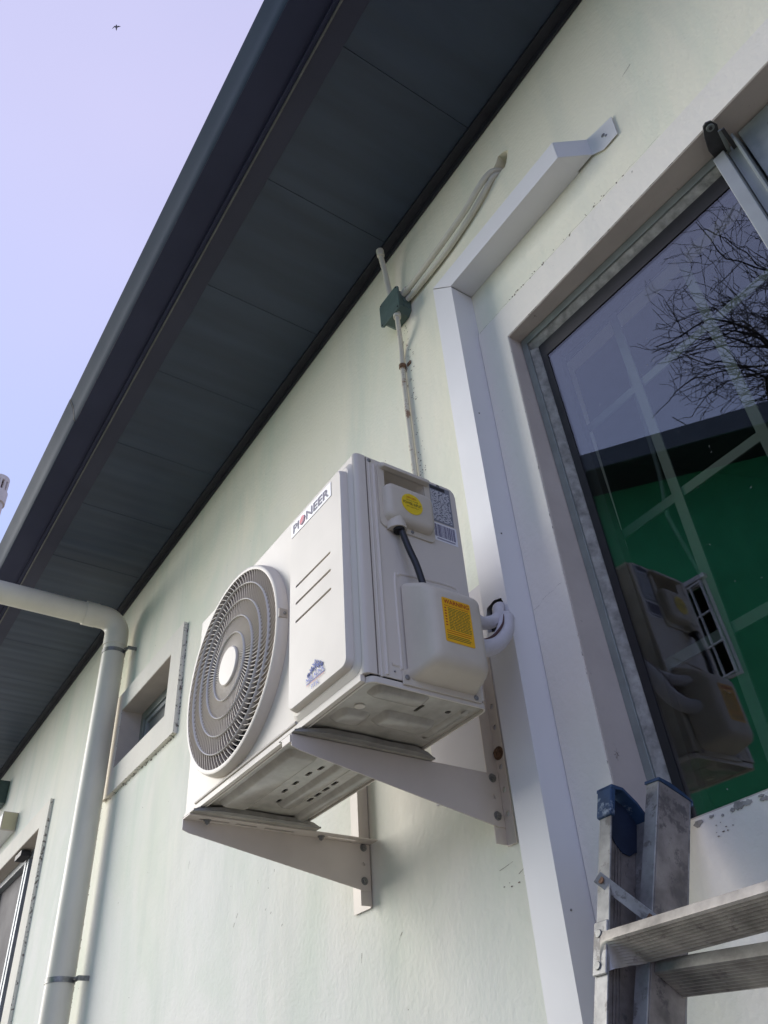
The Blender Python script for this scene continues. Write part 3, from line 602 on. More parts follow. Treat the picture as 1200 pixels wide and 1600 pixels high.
for k in range(16): b.box(AX1+.0006, AX1+.0010, y+k*.003, y+k*.003+.0017, 1.029, 1.0325)
b.build('barcode_digits', 'ink', ac, smooth=False)
# round POWER INPUT sticker on the pocket
PX = AX1+.0042+.0199; cy, cz = -.366, 1.074
MB().plate(circ(cy, cz, .0265, 32), [], YZ(PX+.0006), .0006).build('power_sticker', 'yellow', ac)
text('power_words', 'POWER INPUT', 'inkolive', ac, (PX+.0006, cy-.023, cz-.004), sd_u, sd_v, .046, .0075, bold=.01)
text('power_words', '220V-240V~', 'inkbrown', ac, (PX+.0006, cy-.014, cz+.013), sd_u, sd_v, .028, .005)
text('power_words', 'SINGLE PHASE', 'inkolive', ac, (PX+.0006, cy-.015, cz+.0065), sd_u, sd_v, .030, .0032)
text('power_words', 'DRY LINE ONLY', 'inkolive', ac, (PX+.0006, cy-.015, cz-.0105), sd_u, sd_v, .030, .0032)
# WARNING sticker
WX = AX1+.004+.0704
MB().plate(rect(-.360, -.294, .728, .821, .003), [], YZ(WX+.0006), .0006).build('warning_sticker', 'orange', ac)
text('warning_word', 'WARNING', 'inkbrown', ac, (WX+.0006, -.3565, .808), sd_u, sd_v, .059, .0095, bold=.012)
b = MB()
for k in range(14):
    z = .799-k*.0034; y = -.348
    while y < -.300:
        l = random.uniform(.004, .012); e = min(y+l, -.298); b.box(WX+.0005, WX+.0009, y, e, z, z+.0014); y = e+random.uniform(.001, .002)
for k in range(3):
    z = .741-k*.0034; b.box(WX+.0005, WX+.0009, -.356, -.300+random.uniform(-.006, 0), z, z+.0014)
b.build('warning_print', 'inkolive', ac, smooth=False)
b = MB(); b.box(WX+.0005, WX+.0009, -.356, -.299, .8035, .8042)
for k in range(2): b.box(WX+.0005, WX+.0009, -.356, -.300, .7505-k*.0045, .7515-k*.0045)
for k in range(7): b.box(WX+.0005, WX+.0009, -.356, -.352, .797-k*.006, .7995-k*.006)
b.build('warning_lines', 'inkbrown', ac, smooth=False)
# brand plate and lettering on the raised panel
MB().plate(rect(-1.311, -1.138, 1.106, 1.144), [], XZ(PY-.0003), .0006).build('brand_plate', 'sticker_white', ac)
fu, fv = (1, 0, 0), (0, 0, 1)
PYt = PY-.0004
text('brand_letters', 'PI', 'ink', ac, (-1.303, PYt, 1.1135), fu, fv, .026, .023, bold=.016)
text('brand_letters', 'NEER', 'ink', ac, (-1.244, PYt, 1.1135), fu, fv, .097, .023, bold=.016)
MB().plate(circ(-1.2605, 1.125, .0118, 28), [], XZ(PYt-.0007), .0006).build('brand_disc', 'inkred', ac)
MB().plate([(x-.012, z+.0095) for x, z in ((-1.2585, 1.108), (-1.250, 1.1036), (-1.2405, 1.107), (-1.2365, 1.1165), (-1.2395, 1.124), (-1.2425, 1.113), (-1.249, 1.108))], [], XZ(PYt-.0012), .0006).build('brand_swoosh', 'ink', ac)
# installer logo: ice crystal over two words, a red line of small print, three characters
lx = -1.210
b = MB()
for (cx, cz, r) in ((lx, .7445, .012), (lx-.014, .740, .008), (lx+.014, .740, .008), (lx-.026, .735, .005), (lx+.025, .735, .005)):
    for a in range(0, 180, 60):
        d = Vector((cos(rad(a+30)), 0, sin(rad(a+30)))); p = Vector((-d.z, 0, d.x))
        b.obox((cx, PY-.0006, cz), d*r, (0, .0003, 0), p*.0008)
        for sg in (-1, 1):
            for t in (.6,): 
                e = Matrix.Rotation(rad(50), 3, 'Y') @ d
                b.obox(Vector((cx, PY-.0006, cz))+d*r*t*sg, e*r*.25, (0, .0003, 0), Vector((-e.z, 0, e.x))*.0006)
b.build('logo_crystals', 'inkblue', ac, smooth=False)
text('logo_words', 'NEIL KOOL', 'inkblue', ac, (lx-.034, PYt, .721), fu, fv, .068, .0095, bold=.02)
MB().box(lx-.034, lx+.034, PY-.0008, PY-.0003, .7175, .7190).build('logo_rule', 'inkblue', ac)
text('logo_small_print', 'AIR CONDITIONING', 'inkpink', ac, (lx-.033, PYt, .7125), fu, fv, .066, .0038)
text('logo_words', 'PTK', 'inkblue', ac, (lx-.014, PYt, .7015), fu, fv, .028, .0085, bold=.005)
# ---- fan grille
GY = -.512
cx, cz = FC
b = MB(); n = 96; loops = []
for rr, yy in ((.2225, AYF+.004), (.2475, AYF-.0005), (.2470, AYF-.008), (.2450, GY+.008), (.2425, GY+.002), (.2385, GY), (.2335, GY+.001), (.2325, GY+.010), (.2225, AYF+.004)):
    loops.append([(cx+rr*cos(2*pi*k/n), yy, cz+rr*sin(2*pi*k/n)) for k in range(n)])
b.loft(loops, cap=False); b.build('grille_rim', 'ac', ac)
b = MB(); loops = []
for rr, yy in ((.0475, GY+.012), (.0475, GY-.001), (.045, GY-.0035), (.0, GY-.0045)):
    loops.append([(cx+rr*cos(2*pi*k/40), yy, cz+rr*sin(2*pi*k/40)) for k in range(40)])
b.loft(loops, cap=False).build('grille_hub', 'ac', ac)
for rr in (.0805, .1205, .161, .201):
    b = MB(); n = 96
    b.loft([[(cx+(rr+dr)*cos(2*pi*k/n), yy, cz+(rr+dr)*sin(2*pi*k/n)) for k in range(n)] for dr, yy in ((-.0011, GY+.011), (-.0012, GY-.0010), (0, GY-.0022), (.0012, GY-.0010), (.0011, GY+.011), (-.0011, GY+.011))], cap=False)
    b.build('grille_ring', 'grille_ring', ac)
b = MB(); NR = 92
def swirl(r):        # angle turned from hub to radius r
    s = 0; q = .046; st_ = .002
    while q < r:
        t = (q-.046)/.188; psi = rad(-34+84*t); s += math.tan(psi)/q*st_; q += st_
    return s
SWR = [(.046+.1875*j/11, swirl(.046+.1875*j/11)) for j in range(12)]
for q in range(NR):
    a0 = 2*pi*q/NR; L1 = []
    for r, s in SWR:
        a = a0+s; L1.append((Vector((cx+r*cos(a), 0, cz+r*sin(a))), Vector((-sin(a), 0, cos(a)))))
    loops = []
    for p, t in L1:
        loops.append([p+t*.0009+Vector((0, GY+.0015, 0)), p-t*.0009+Vector((0, GY+.0015, 0)), p-t*.0006+Vector((0, GY+.0115, 0)), p+t*.0006+Vector((0, GY+.0115, 0))])
    b.loft(loops)
gr = b.build('grille_ribs', 'grille', ac, weld=False); gr['kind'] = 'stuff'
# cavity, coil and fan
b = MB(); n = 48
b.loft([[(cx+.2215*cos(2*pi*k/n), yy, cz+.2215*sin(2*pi*k/n)) for k in range(n)] for yy in (AYF+.005, -.36)], cap=False)
b.build('fan_shroud', 'cavity', ac)
MB().box(AX0+.006, AX1-.2, -.262, -.256, AZ0+.01, AZ1-.01).build('coil', 'cavity', ac)
fan = MB().cyl((cx, -.455, cz), (cx, -.39, cz), .055, 24).build('fan_hub', 'fan', ac)
for q in range(3):
    b = MB(); loops = []
    for j in range(9):
        r = .05+.16*j/8; a0 = 2*pi*q/3+.5*j/8; wv = .9+.25*j/8
        loops.append([(cx+r*cos(a0+wv*t), -.450+.055*t+.004*e, cz+r*sin(a0+wv*t)) for t, e in [(k/6, 0) for k in range(7)]+[(k/6, 1) for k in range(6, -1, -1)]])
    b.loft(loops).build('fan_blade', 'fan', fan)
# clip notch on the rim
MB().obox((cx+.2445, -.500, cz+.012), (.0035, 0, 0), (0, .010, 0), (0, 0, .011)).build('rim_notch', 'grille', ac, bev=.001)
screw(ac, (cx+.2482, -.497, cz+.012), (1, 0, 0), .004)
# ---- base pan with pressed ribs and slots
bs = []
for (x, y) in ((-1.465, -.350), (-1.503, -.358), (-1.561, -.358), (-1.612, -.358), (-1.673, -.340)): bs.append(rect(x-.012, x+.012, y-.0045, y+.0045, .004, 3))
for (x, y) in ((-1.528, -.279), (-1.566, -.279), (-1.603, -.279), (-1.638, -.279)): bs.append(rect(x-.013, x+.013, y-.0045, y+.0045, .004, 3))
bs += [circ(-1.568, -.236, .009, 14), circ(-1.19, -.30, .006, 12), circ(-1.125, -.27, .006, 12), rect(-1.15, -1.12, -.334, -.326, .003, 3), circ(-1.71, -.39, .005, 10)]
BZ = .6625
XY = lambda z: (lambda u, v, h: (u, v, z+h))
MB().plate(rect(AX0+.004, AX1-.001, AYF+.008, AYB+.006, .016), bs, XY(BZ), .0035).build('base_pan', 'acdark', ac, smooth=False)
MB().plate(rect(AX0+.003, AX1-.0005, AYF+.007, AYB+.007, .016), [rect(AX0+.006, AX1-.0035, AYF+.010, AYB+.004, .014)], XY(BZ-.006), .012).build('base_rim', 'ac', ac, bev=.001)
MB().box(AX0+.01, AX1-.2, AYF+.02, AYB, BZ+.012, BZ+.013).build('drip_tray', 'dark', ac)
def boss(x0, x1, y0, y1, h, r=.014, ins=.014, name='pressed_boss'):
    o = rect(x0, x1, y0, y1, r); i = rect(x0+ins, x1-ins, y0+ins, y1-ins, max(.003, r-ins*.6))
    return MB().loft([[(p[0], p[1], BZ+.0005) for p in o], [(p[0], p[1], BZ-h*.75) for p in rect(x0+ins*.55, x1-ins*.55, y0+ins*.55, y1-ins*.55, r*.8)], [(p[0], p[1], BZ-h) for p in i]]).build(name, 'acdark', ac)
for a in ((-1.70, -1.40, -.335, -.290, .010), (-1.76, -1.40, -.262, -.222, .010), (-1.74, -1.40, -.462, -.385, .012), (-1.245, -1.10, -.255, -.230, .006), (-1.225, -1.165, -.385, -.262, .012), (-1.13, -1.085, -.455, -.335, .010), (-1.25, -1.19, -.462, -.395, .010)): boss(*a)
MB().cyl((-1.175, -.435, BZ-.002), (-1.175, -.435, BZ+.001), .010, 16).build('knockout', 'ac', ac)
# bottom front lip and bright fold
MB().box(AX0+.002, AX1-.012, AYF-.0030, AYF+.0065, BZ-.004, AZ0+.0035).build('front_fold', 'ac', ac, bev=.001)
MB().tube([(-1.80, AYF-.001, AZ0+.010), (-1.32, AYF-.001, AZ0+.010)], .0035, 8).build('pressed_bead', 'ac', ac)
# feet
for xf in (-1.798, -1.328):
    P = [(-.508, .6475), (-.180, .6475), (-.183, .6505), (-.205, .6545), (-.215, .660), (-.245, .6605), (-.26, .656), (-.40, .656), (-.415, .6605), (-.47, .6625), (-.492, .6585), (-.503, .652)]
    P = P[:2]+P[2:]
    ft = MB().loft([[(xf-.028, p[0], p[1]) for p in P], [(xf+.034, p[0], p[1]) for p in P]]).build('foot', 'acdark', ac, bev=.0015)
    # pressed skirt of the foot, turned down at its outer edge
    fl = [(-.505, .0), (-.47, .012), (-.44, .018), (-.36, .019), (-.30, .017), (-.24, .019), (-.205, .012), (-.178, .0)]
    MB().loft([[(xf+.034, y, .6478), (xf+.034+d, y, .6478), (xf+.034+d, y, .6478+.0022+d*.45), (xf+.034, y, .6525)] for y, d in fl]).build('foot_skirt', 'footmetal', ac)
    MB().cyl((xf+.006, -.455, .664), (xf+.006, -.455, .659), .007, 10).build('foot_nut', 'galv', ac)
# badge of damage: small dents left out

# ================================================================== BRACKETS
def bracket(name, xw, sgn, label):
    """sgn +1: top flange turns to +X and wall flange to -X"""
    t = thing(name, label, 'wall bracket', (xw, 0, .5), 'steel brackets carrying the unit'); w = .0025
    hs = [circ(-.026, .596, .0045, 10)]
    poly = [(-.507, .6445), (-.507, .622), (-.49, .616), (-.030, .534), (-.006, .534), (-.006, .6445)]
    MB().plate(poly, hs, YZ(xw+w*.5+.0028), w).build('arm', 'bracket', t, smooth=False, bev=.0006)
    a, c = (xw+.0016, xw+.042) if sgn > 0 else (xw-.040, xw+.0016)
    sl = [rect(a+.014, a+.022, y0, y1, .003, 3) for y0, y1 in ((-.475, -.40), (-.385, -.33), (-.31, -.23), (-.14, -.055))]
    MB().plate(rect(a, c, -.507, -.004), sl, XY(.6445), .0025).build('top_flange', 'bracket', t, smooth=False)
    MB().box(xw-.0015, xw+.0010, -.034, -.0026, .50, .95).build('upright_leg', 'bracket', t, bev=.0006)
    wf = (xw-.080, xw-.0016) if sgn > 0 else (xw+.0012, xw+.030)
    hx = (wf[0]+wf[1])/2
    MB().plate(rect(wf[0], wf[1], .497, .95), [circ(hx, z, .006, 12) for z in (.56, .61, .66, .75, .80)], XZ(-.0055), .0025).build('wall_flange', 'bracket', t, smooth=False)
    for z in (.556, .636): bolt(t, (xw+.0040, -.024, z), (1, 0, 0), .0065, .005)
    for y in (-.455, -.155):
        o = bolt(t, (a+.018 if sgn > 0 else a+.018, y, .6443), (0, 0, -1), .006, .006)
    bolt(t, (wf[0]+.055 if sgn > 0 else hx, -.0057, .69), (0, -1, 0), .010, .006, m='rust')
    if sgn < 0:
        MB().box(xw-.03, xw+.001, -.5095, -.507, .630, .6445).build('end_tab', 'bracket', t)
    return t
bracket('wall_bracket', -1.823, 1, 'left steel bracket under the fan end, bolted arm seen in full')
bracket('wall_bracket', -1.305, -1, 'right steel bracket under the cable end, close to the trunking')

# ================================================================== REFRIGERANT PIPES
rp_ = thing('refrigerant_pipes', 'pair of white lagged refrigerant pipes curving from the valve cover into the trunking', 'pipes', (-1.05, -.2, .85))
M['split'] = mat('lagging_split', (.10, .05, .05), .8)
p1 = smooth_path([(-1.045, -.255, .838), (-1.064, -.21, .842), (-1.087, -.16, .869), (-1.104, -.120, .902), (-1.130, -.088, .948), (-1.15, -.05, .968)], 8)
MB().tube(p1, .0135, 16).build('upper_pipe', 'insul', rp_)
p2 = smooth_path([(-1.045, -.26, .772), (-1.060, -.225, .778), (-1.066, -.180, .800), (-1.068, -.145, .838), (-1.090, -.114, .886), (-1.120, -.082, .916), (-1.14, -.05, .93)], 8)
MB().tube(p2, .0185, 16).build('lower_pipe', 'insul', rp_)
# split running along the lagging
b = MB()
pp = p2[8:32]
b.tube([Vector(p)+Vector((.013, -.0145, .0085)) for p in pp], [.0006+.0022*sin(pi*k/(len(pp)-1)) for k in range(len(pp))], 6).build('lagging_split', 'split', rp_)
MB().plate(ho, [], XZ(TD+.012), .001).build('dark_inside', 'dark', tr)

# ================================================================== JUNCTION BOX AND CONDUITS
jb = thing('junction_box', 'green plastic junction box on the wall under the eave', 'junction box', (-1.44, 0, 2.43))
jx, jz = -1.447, 2.382
def oct_(cx, cz, w, h, c): return [(cx-w+c, cz-h), (cx+w-c, cz-h), (cx+w, cz-h+c), (cx+w, cz+h-c), (cx+w-c, cz+h), (cx-w+c, cz+h), (cx-w, cz+h-c), (cx-w, cz-h+c)]
MB().loft([[(p[0], -.0005, p[1]) for p in oct_(jx, jz, .052, .058, .02)], [(p[0], -.052, p[1]) for p in oct_(jx, jz, .052, .058, .018)]]).build('case', 'jbox', jb, bev=.002)
MB().loft([[(p[0], -.0525, p[1]) for p in oct_(jx, jz, .058, .064, .012)], [(p[0], -.0605, p[1]) for p in oct_(jx, jz, .058, .064, .012)]]).build('lid', 'jbox', jb, bev=.002)
for z in (-.03, 0, .03):
    MB().cyl((jx+.050, -.026, jz+z), (jx+.0545, -.026, jz+z), .012, 14).build('knockout', 'jbox', jb)
for a, c in ((-.048, -.053), (.048, -.053), (-.048, .053), (.048, .053)): MB().cyl((jx+a, -.0602, jz+c), (jx+a, -.0622, jz+c), .003, 8).build('screw', 'dark', jb)
def conduit(name, pts, r, label, m='conduit', n=8):
    t = MB().tube(smooth_path(pts, n), r, 14).build(name, m); return tag(t, label, 'conduit')
c1 = thing('conduit', 'upper of two cream conduits from the wall hole to the green box', 'conduit', (-1.1, 0, 2.44))
MB().tube(smooth_path([(jx+.055, -.030, jz+.030), (-1.34, -.031, 2.409), (-1.168, -.034, 2.414), (-1.03, -.033, 2.434), (-.95, -.030, 2.468), (-.905, -.012, 2.500), (-.885, .03, 2.512)], 8), .0105, 14).build('pipe', 'conduit', c1)
MB().cyl((jx+.052, -.030, jz+.030), (jx+.078, -.0305, jz+.029), .014, 16).build('coupling', 'conduit', c1)
c2 = thing('conduit', 'lower of two cream conduits from the wall hole to the green box', 'conduit', (-1.1, 0, 2.4))
MB().tube(smooth_path([(jx+.055, -.018, jz+.006), (-1.34, -.015, 2.388), (-1.17, -.013, 2.392), (-1.03, -.0125, 2.420), (-.95, -.012, 2.452), (-.905, -.004, 2.482), (-.885, .03, 2.490)], 8), .0095, 14).build('pipe', 'conduit', c2)
c3 = thing('conduit', 'cream conduit running down from the green box to behind the air conditioner', 'conduit', (-1.46, 0, 1.9))
MB().tube(smooth_path([(jx+.022, -.046, jz-.052), (jx+.022, -.046, jz-.10), (jx+.005, -.030, jz-.150), (jx-.015, -.014, jz-.195), (jx-.020, -.012, jz-.26), (-1.467, -.012, 1.9), (-1.462, -.012, 1.5), (-1.462, -.012, 1.1)], 8), .0088, 14).build('pipe', 'conduit_dirty', c3)
MB().cyl((jx+.022, -.046, jz-.055), (jx+.022, -.046, jz-.078), .0135, 16).build('coupling', 'conduit', c3)
MB().tube([(-1.4665, -.0125, 2.118), (-1.4665, -.0125, 2.104)], .0125, 14).build('saddle', 'rust', c3)
MB().box(-1.452, -1.434, -.004, -.0008, 2.104, 2.118).build('saddle_foot', 'rust', c3)
c4 = thing('conduit', 'short capped cream conduit stub rising above the green box', 'conduit', (-1.45, -.05, 2.5))
MB().tube(smooth_path([(jx-.018, -.030, jz+.050), (jx-.022, -.036, jz+.14), (jx-.020, -.046, jz+.225), (jx-.012, -.064, jz+.295), (jx-.008, -.070, jz+.325)], 8), .0105, 14).build('pipe', 'conduit', c4)
MB().cyl((jx-.0085, -.068, jz+.305), (jx-.0065, -.073, jz+.338), .0145, 16).build('end_cap', 'conduit', c4, bev=.002)

# ================================================================== DOWNPIPE
dp = thing('downpipe', 'cream plastic rainwater downpipe with elbow running up to the gutter', 'downpipe', (-4.19, -.09, -1.5))
DX, DY, DR, DZ = -4.20, -.095, .062, 2.552
MB().cyl((DX, DY, -1.45), (DX, DY, DZ-.155), DR, 32).build('upright_pipe', 'pvc', dp)
el = [(DX, DY, DZ-.17), (DX, DY, DZ-.10)]
for k in range(9):
    a = rad(90*k/8); el.append((DX, DY-.09*(1-cos(a)), DZ-.09+.09*sin(a)))
el.append((DX, DY-.14, DZ))
MB().tube(el, DR+.004, 32).build('elbow', 'pvc', dp)
MB().cyl((DX, DY-.12, DZ), (DX, -1.3, DZ), DR, 32).build('cross_pipe', 'pvc', dp)
MB().cyl((DX, DY-.13, DZ), (DX, DY-.20, DZ), DR+.0062, 32).build('pipe_socket', 'pvc', dp)
MB().cyl((DX, -.79, DZ), (DX, -1.31, DZ), DR+.004, 32).build('pipe_socket', 'pvc', dp)
MB().tube([(DX, -1.28, DZ), (DX, -1.34, DZ), (DX, -1.38, DZ+.04), (DX, -1.39, DZ+.10), (DX, -1.39, DZ+.3)], DR+.006, 28).build('elbow', 'pvc', dp)
for zz in (DZ-.21, .72):
    MB().tube([(DX, DY, zz+.011), (DX, DY, zz-.011)], DR+.0025, 32).build('clamp', 'galv', dp)
    cl = MB().box(DX+.035, DX+.105, DY+.045, DY+.05, zz-.010, zz+.010); cl.box(DX+.10, DX+.106, DY+.05, -.001, zz-.010, zz+.010); cl.build('clamp_strap', 'galv', dp, weld=False)
    bolt(dp, (DX+.080, DY+.045, zz), (0, -1, 0), .007, .01)
# dark grime line where the pipe meets the wall
chips(220, lambda: (-4.322+abs(random.gauss(0, .006)), random.uniform(.25, 2.5)), 'crack', 'dirt_specks', y=-.0005, sz=(.003, .012))
chips(70, lambda: (-3.316+abs(random.gauss(0, .004)), random.uniform(1.56, 2.09)), 'crack', 'dirt_specks', y=-.0005, sz=(.002, .008))
chips(60, lambda: (random.uniform(-4.2, -3.34), 1.536-abs(random.gauss(0, .004))), 'crack', 'dirt_specks', y=-.0005, sz=(.002, .009))

# ================================================================== FAR LEFT WALL ITEMS
fb = thing('wall_trunking', 'short cream-ended metal trunking above the far left window', 'trunking', (-8, -.04, 2.1))
MB().box(-9.5, -6.42, -.10, -.0005, 2.03, 2.15).build('casing', 'trunk', fb, bev=.002)
MB().box(-6.4195, -6.405, -.105, -.0005, 2.025, 2.155).build('end_cap', 'bracket', fb, bev=.002)
M['endyellow'] = mat('end_plate', (.66, .60, .40), .6); MB().box(-6.4048, -6.402, -.098, -.006, 2.032, 2.148).build('end_plate', 'endyellow', fb)
jb2 = thing('junction_box', 'small grey green box on the far left wall, cut by the photo edge', 'junction box', (-7.05, 0, 2.53))
MB().box(-7.20, -7.02, -.075, -.0005, 2.42, 2.60).build('case', 'jbox', jb2, bev=.006)
MB().box(-7.21, -7.01, -.086, -.0755, 2.41, 2.61).build('lid', 'jbox', jb2, bev=.004)

# ================================================================== LADDER
ld = thing('ladder', 'worn aluminium stepladder with blue end caps leaning below the big window', 'ladder', (-.65, -.8, -1.5))
def lad(P0, lean, splay):
    lv = Vector((splay, sin(lean), cos(lean))).normalized(); nv = Vector((0, -cos(lean), sin(lean))); nv = (nv-lv*nv.dot(lv)).normalized(); xv = lv.cross(nv)*-1
    if xv.x < 0: xv = -xv
    P0 = Vector(P0); return lambda x, n, l: P0+xv*x+nv*n+lv*l
def bar(b, T, x0, x1, n0, n1, l0, l1):
    i = len(b.v); b.v += [tuple(T(x, n, l)) for x in (x0, x1) for n in (n0, n1) for l in (l0, l1)]
    for f in ((0, 1, 3, 2), (4, 6, 7, 5), (0, 4, 5, 1), (2, 3, 7, 6), (0, 2, 6, 4), (1, 5, 7, 3)): b.f.append(tuple(i+k for k in f))
TA = lad((-.9, -.165, .40), math.atan(.352), 0)       # front frame, l = 0 near the top, n = 0 front face
TB = lad((-.838, -.082, .464), math.atan(.372), .072) # rear frame
BOT_A, BOT_B = -(1.9/cos(math.atan(.352)))+.02, -(1.976/cos(math.atan(.372)))+.02
W = .50
# front rails: channels open to the inside
def railA(side):
    x0 = -.012 if side < 0 else W
    b = MB(); s = 1 if side < 0 else -1
    xw = x0 if side < 0 else x0+.025
    bar(b, TA, *sorted((xw, xw+s*.025)), -.003, 0, BOT_A, .048)
    b.build('rail', 'alu', ld, bev=.0008)
    b = MB(); bar(b, TA, *sorted((xw, xw+s*.003)), -.0745, -.0032, BOT_A, .048)
    wb = b.build('rail_web', 'alu_web', ld, bev=.0005)
    b = MB(); bar(b, TA, *sorted((xw, xw+s*.022)), -.078, -.0748, BOT_A, .048); b.build('rail_flange', 'alu', ld, bev=.0005)
    b = MB()
    for q in (-.030, -.036, -.042): bar(b, TA, *sorted((xw+s*.0031, xw+s*.0048)), q-.0015, q, BOT_A, .04)
    b.build('rail_rib', 'alu_web', ld)
    # blue cap: front block, inner plate coloured dark as the shade of a hollow
    b = MB(); c0, c1 = sorted((xw-s*.003, xw+s*.029))
    bar(b, TA, c0, c1, -.006, .005, .012, .064)
    b2 = MB(); P = [(.005, .064), (.005, .012), (-.004, .012), (-.004, .046), (-.022, .012), (-.05, -.014), (-.066, -.018), (-.081, .004), (-.083, .032), (-.07, .050), (-.045, .061), (-.02, .066)]
    outl = [(.004, .060), (.004, .008), (-.010, .008), (-.024, -.006), (-.040, -.018), (-.058, -.020), (-.070, -.008), (-.083, -.002), (-.084, .026), (-.074, .042), (-.05, .056), (-.02, .066)]
    xs = (xw-s*.004, xw-s*.0005)
    b2.loft([[TA(xs[0], p[0], p[1]) for p in outl], [TA(xs[1], p[0], p[1]) for p in outl]])
    top = [(.005, .058), (.005, .064), (-.02, .070), (-.052, .060), (-.077, .045), (-.0865, .027), (-.0865, -.002), (-.083, -.002), (-.083, .025), (-.074, .041), (-.05, .055), (-.02, .0645), (.0, .058)]
    b3 = MB().loft([[TA(xw-s*.004, p[0], p[1]) for p in top], [TA(xw+s*.030, p[0], p[1]) for p in top]])
    b3.build('end_cap', 'blue', ld, bev=.001); b.build('end_cap', 'blue', ld, bev=.003); 
    inn = [(-.001, .062), (-.001, -.002), (-.012, .002), (-.030, -.016), (-.044, -.024), (-.060, -.022), (-.072, -.010), (-.0835, -.006), (-.084, .026), (-.07, .044), (-.045, .058)]
    MB().loft([[TA(xw+s*.004, p[0], p[1]) for p in inn], [TA(xw+s*.0055, p[0], p[1]) for p in inn]]).build('end_cap_cheek', 'blueshade', ld)
railA(-1); railA(1)
def railB(side):
    x1 = 0 if side < 0 else W-.05
    s = -1 if side < 0 else 1
    b = MB(); bar(b, TB, *sorted((x1, x1+s*.003)), -.066, -.0005, BOT_B, -.003); b.build('rail_web', 'alu_web', ld, bev=.0006)
    b = MB(); bar(b, TB, *sorted((x1+s*.0004, x1+s*.026)), 0, .003, BOT_B, -.003); b.build('rail', 'alu', ld, bev=.0008)
    b = MB(); bar(b, TB, *sorted((x1+s*.0004, x1+s*.026)), -.070, -.0665, BOT_B, -.003); b.build('rail_flange', 'alu', ld, bev=.0006)
    P = [(.005, -.002), (.005, .004), (-.02, .008), (-.045, .005), (-.07, -.001), (-.073, -.010), (-.07, -.010), (-.0, -.0025)]
    P = [(.005, -.004), (.005, .002), (-.02, .005), (-.05, .003), (-.072, -.001), (-.0735, -.010), (-.071, -.0102), (-.0705, -.003), (.001, -.0025)]
    MB().loft([[TB(x1-s*.002, p[0], p[1]) for p in P], [TB(x1+s*.029, p[0], p[1]) for p in P]]).build('end_cap', 'blue', ld, bev=.0008)
railB(-1); railB(1)
# treads of the front frame: front lip, ribbed face, curled end riveted to the rail
def tread(l0):
    b = MB(); x0, x1 = .0, W+.012; R = []
    NX = 14
    def sec(x, blend):
        f0 = .0045; P = [(f0, l0+.005), (f0+.001, l0-.008)]
        n = 20
        for k in range(n+1):
            d = k/n; P.append((f0+.001-(.058*blend)*d, l0-.0085-.012*d*blend-(.0022 if k % 2 else 0)*blend-(1-blend)*.040*d))
        P += [(f0+.001-.058*blend, l0-.012-(1-blend)*.040), (f0-.003, l0+.0), (f0-.003, l0+.005)]
        return [TA(x, p[0], p[1]) for p in P]
    loops = []
    for j in range(9):
        t = j/8; loops.append(sec(x0+.002+.036*t, .02+.98*(t*t*(3-2*t))))
    for j in range(9):
        t = j/8; loops.append(sec(x1-.038+.036*t, .02+.98*((1-t)**2*(3-2*(1-t)))))
    return b.loft(loops).build('tread', 'tread', ld)
for i, l0 in enumerate((-.174, -.424, -.674, -.924, -1.174, -1.424, -1.674)):
    tread(l0)
    for side in (0, W+.0135):
        b = MB(); bar(b, TA, -.013+side, .014+side, .0002, .0042, l0-.052, l0+.022); b.build('tread_tab', 'alu', ld, bev=.002)
        for dz in (.004, -.040):
            c = TA(-.002+side, .0043, l0+dz); n = (TA(0, 1, 0)-TA(0, 0, 0)).normalized()
            MB().cyl(c, c+n*.002, .0058, 14).build('rivet', 'galv', ld, bev=.0008)
def rung(l0):
    b = MB(); P = []
    n = 18
    P.append((-.006, l0+.012)); 
    for k in range(n+1): P.append((-.006-.056*k/n, l0-.004-.010*k/n-(.0012 if k % 2 else 0)))
    P.append((-.062, l0+.012))
    b.loft([[TB(.0012, p[0], p[1]) for p in P], [TB(W-.052, p[0], p[1]) for p in P]]).build('rung', 'tread', ld)
for l0 in (-.290, -.54, -.79, -1.04, -1.29, -1.54, -1.79): rung(l0)
# flat strap linking the two frames
a = TA(.004, .006, -.095); c = TB(.000, .006, -.225)
a, c = Vector(a), Vector(c); d = (c-a).normalized(); nrm = Vector((0, -.94, .33)); sdv = d.cross(nrm).normalized()
MB().obox((a+c)/2, (c-a)*.5+d*.009, nrm.normalized()*.0012, sdv*.009).build('strap', 'alu', ld, bev=.001)
for q in (a, c): MB().cyl(q+nrm*.0012, q+nrm*.0035, .005, 12).build('rivet', 'rust', ld)

# ================================================================== FAR THINGS
vp = thing('vent_pipe', 'pinkish vent pipe with slotted cowl rising beyond the gutter at left', 'vent pipe', (-14, -.22, -1.5))
MB().cyl((-14, -.22, -1.5), (-14, -.22, 10.35), .17, 28).build('pipe', 'vent', vp)
MB().cyl((-14, -.22, 10.35), (-14, -.22, 10.62), .20, 28).build('collar', 'vent', vp)
MB().cyl((-14, -.22, 10.86), (-14, -.22, 10.98), .17, 28).build('cowl', 'vent', vp, bev=.02)
MB().cyl((-14, -.22, 10.6), (-14, -.22, 10.88), .11, 20).build('core', 'rust', vp)
for k in range(12):
    a = 2*pi*k/12; MB().obox((-14+.15*cos(a), -.22+.15*sin(a), 10.74), (.02*cos(a), .02*sin(a), 0), (-.022*sin(a), .022*cos(a), 0), (0, 0, .125)).build('fin', 'vent', vp)
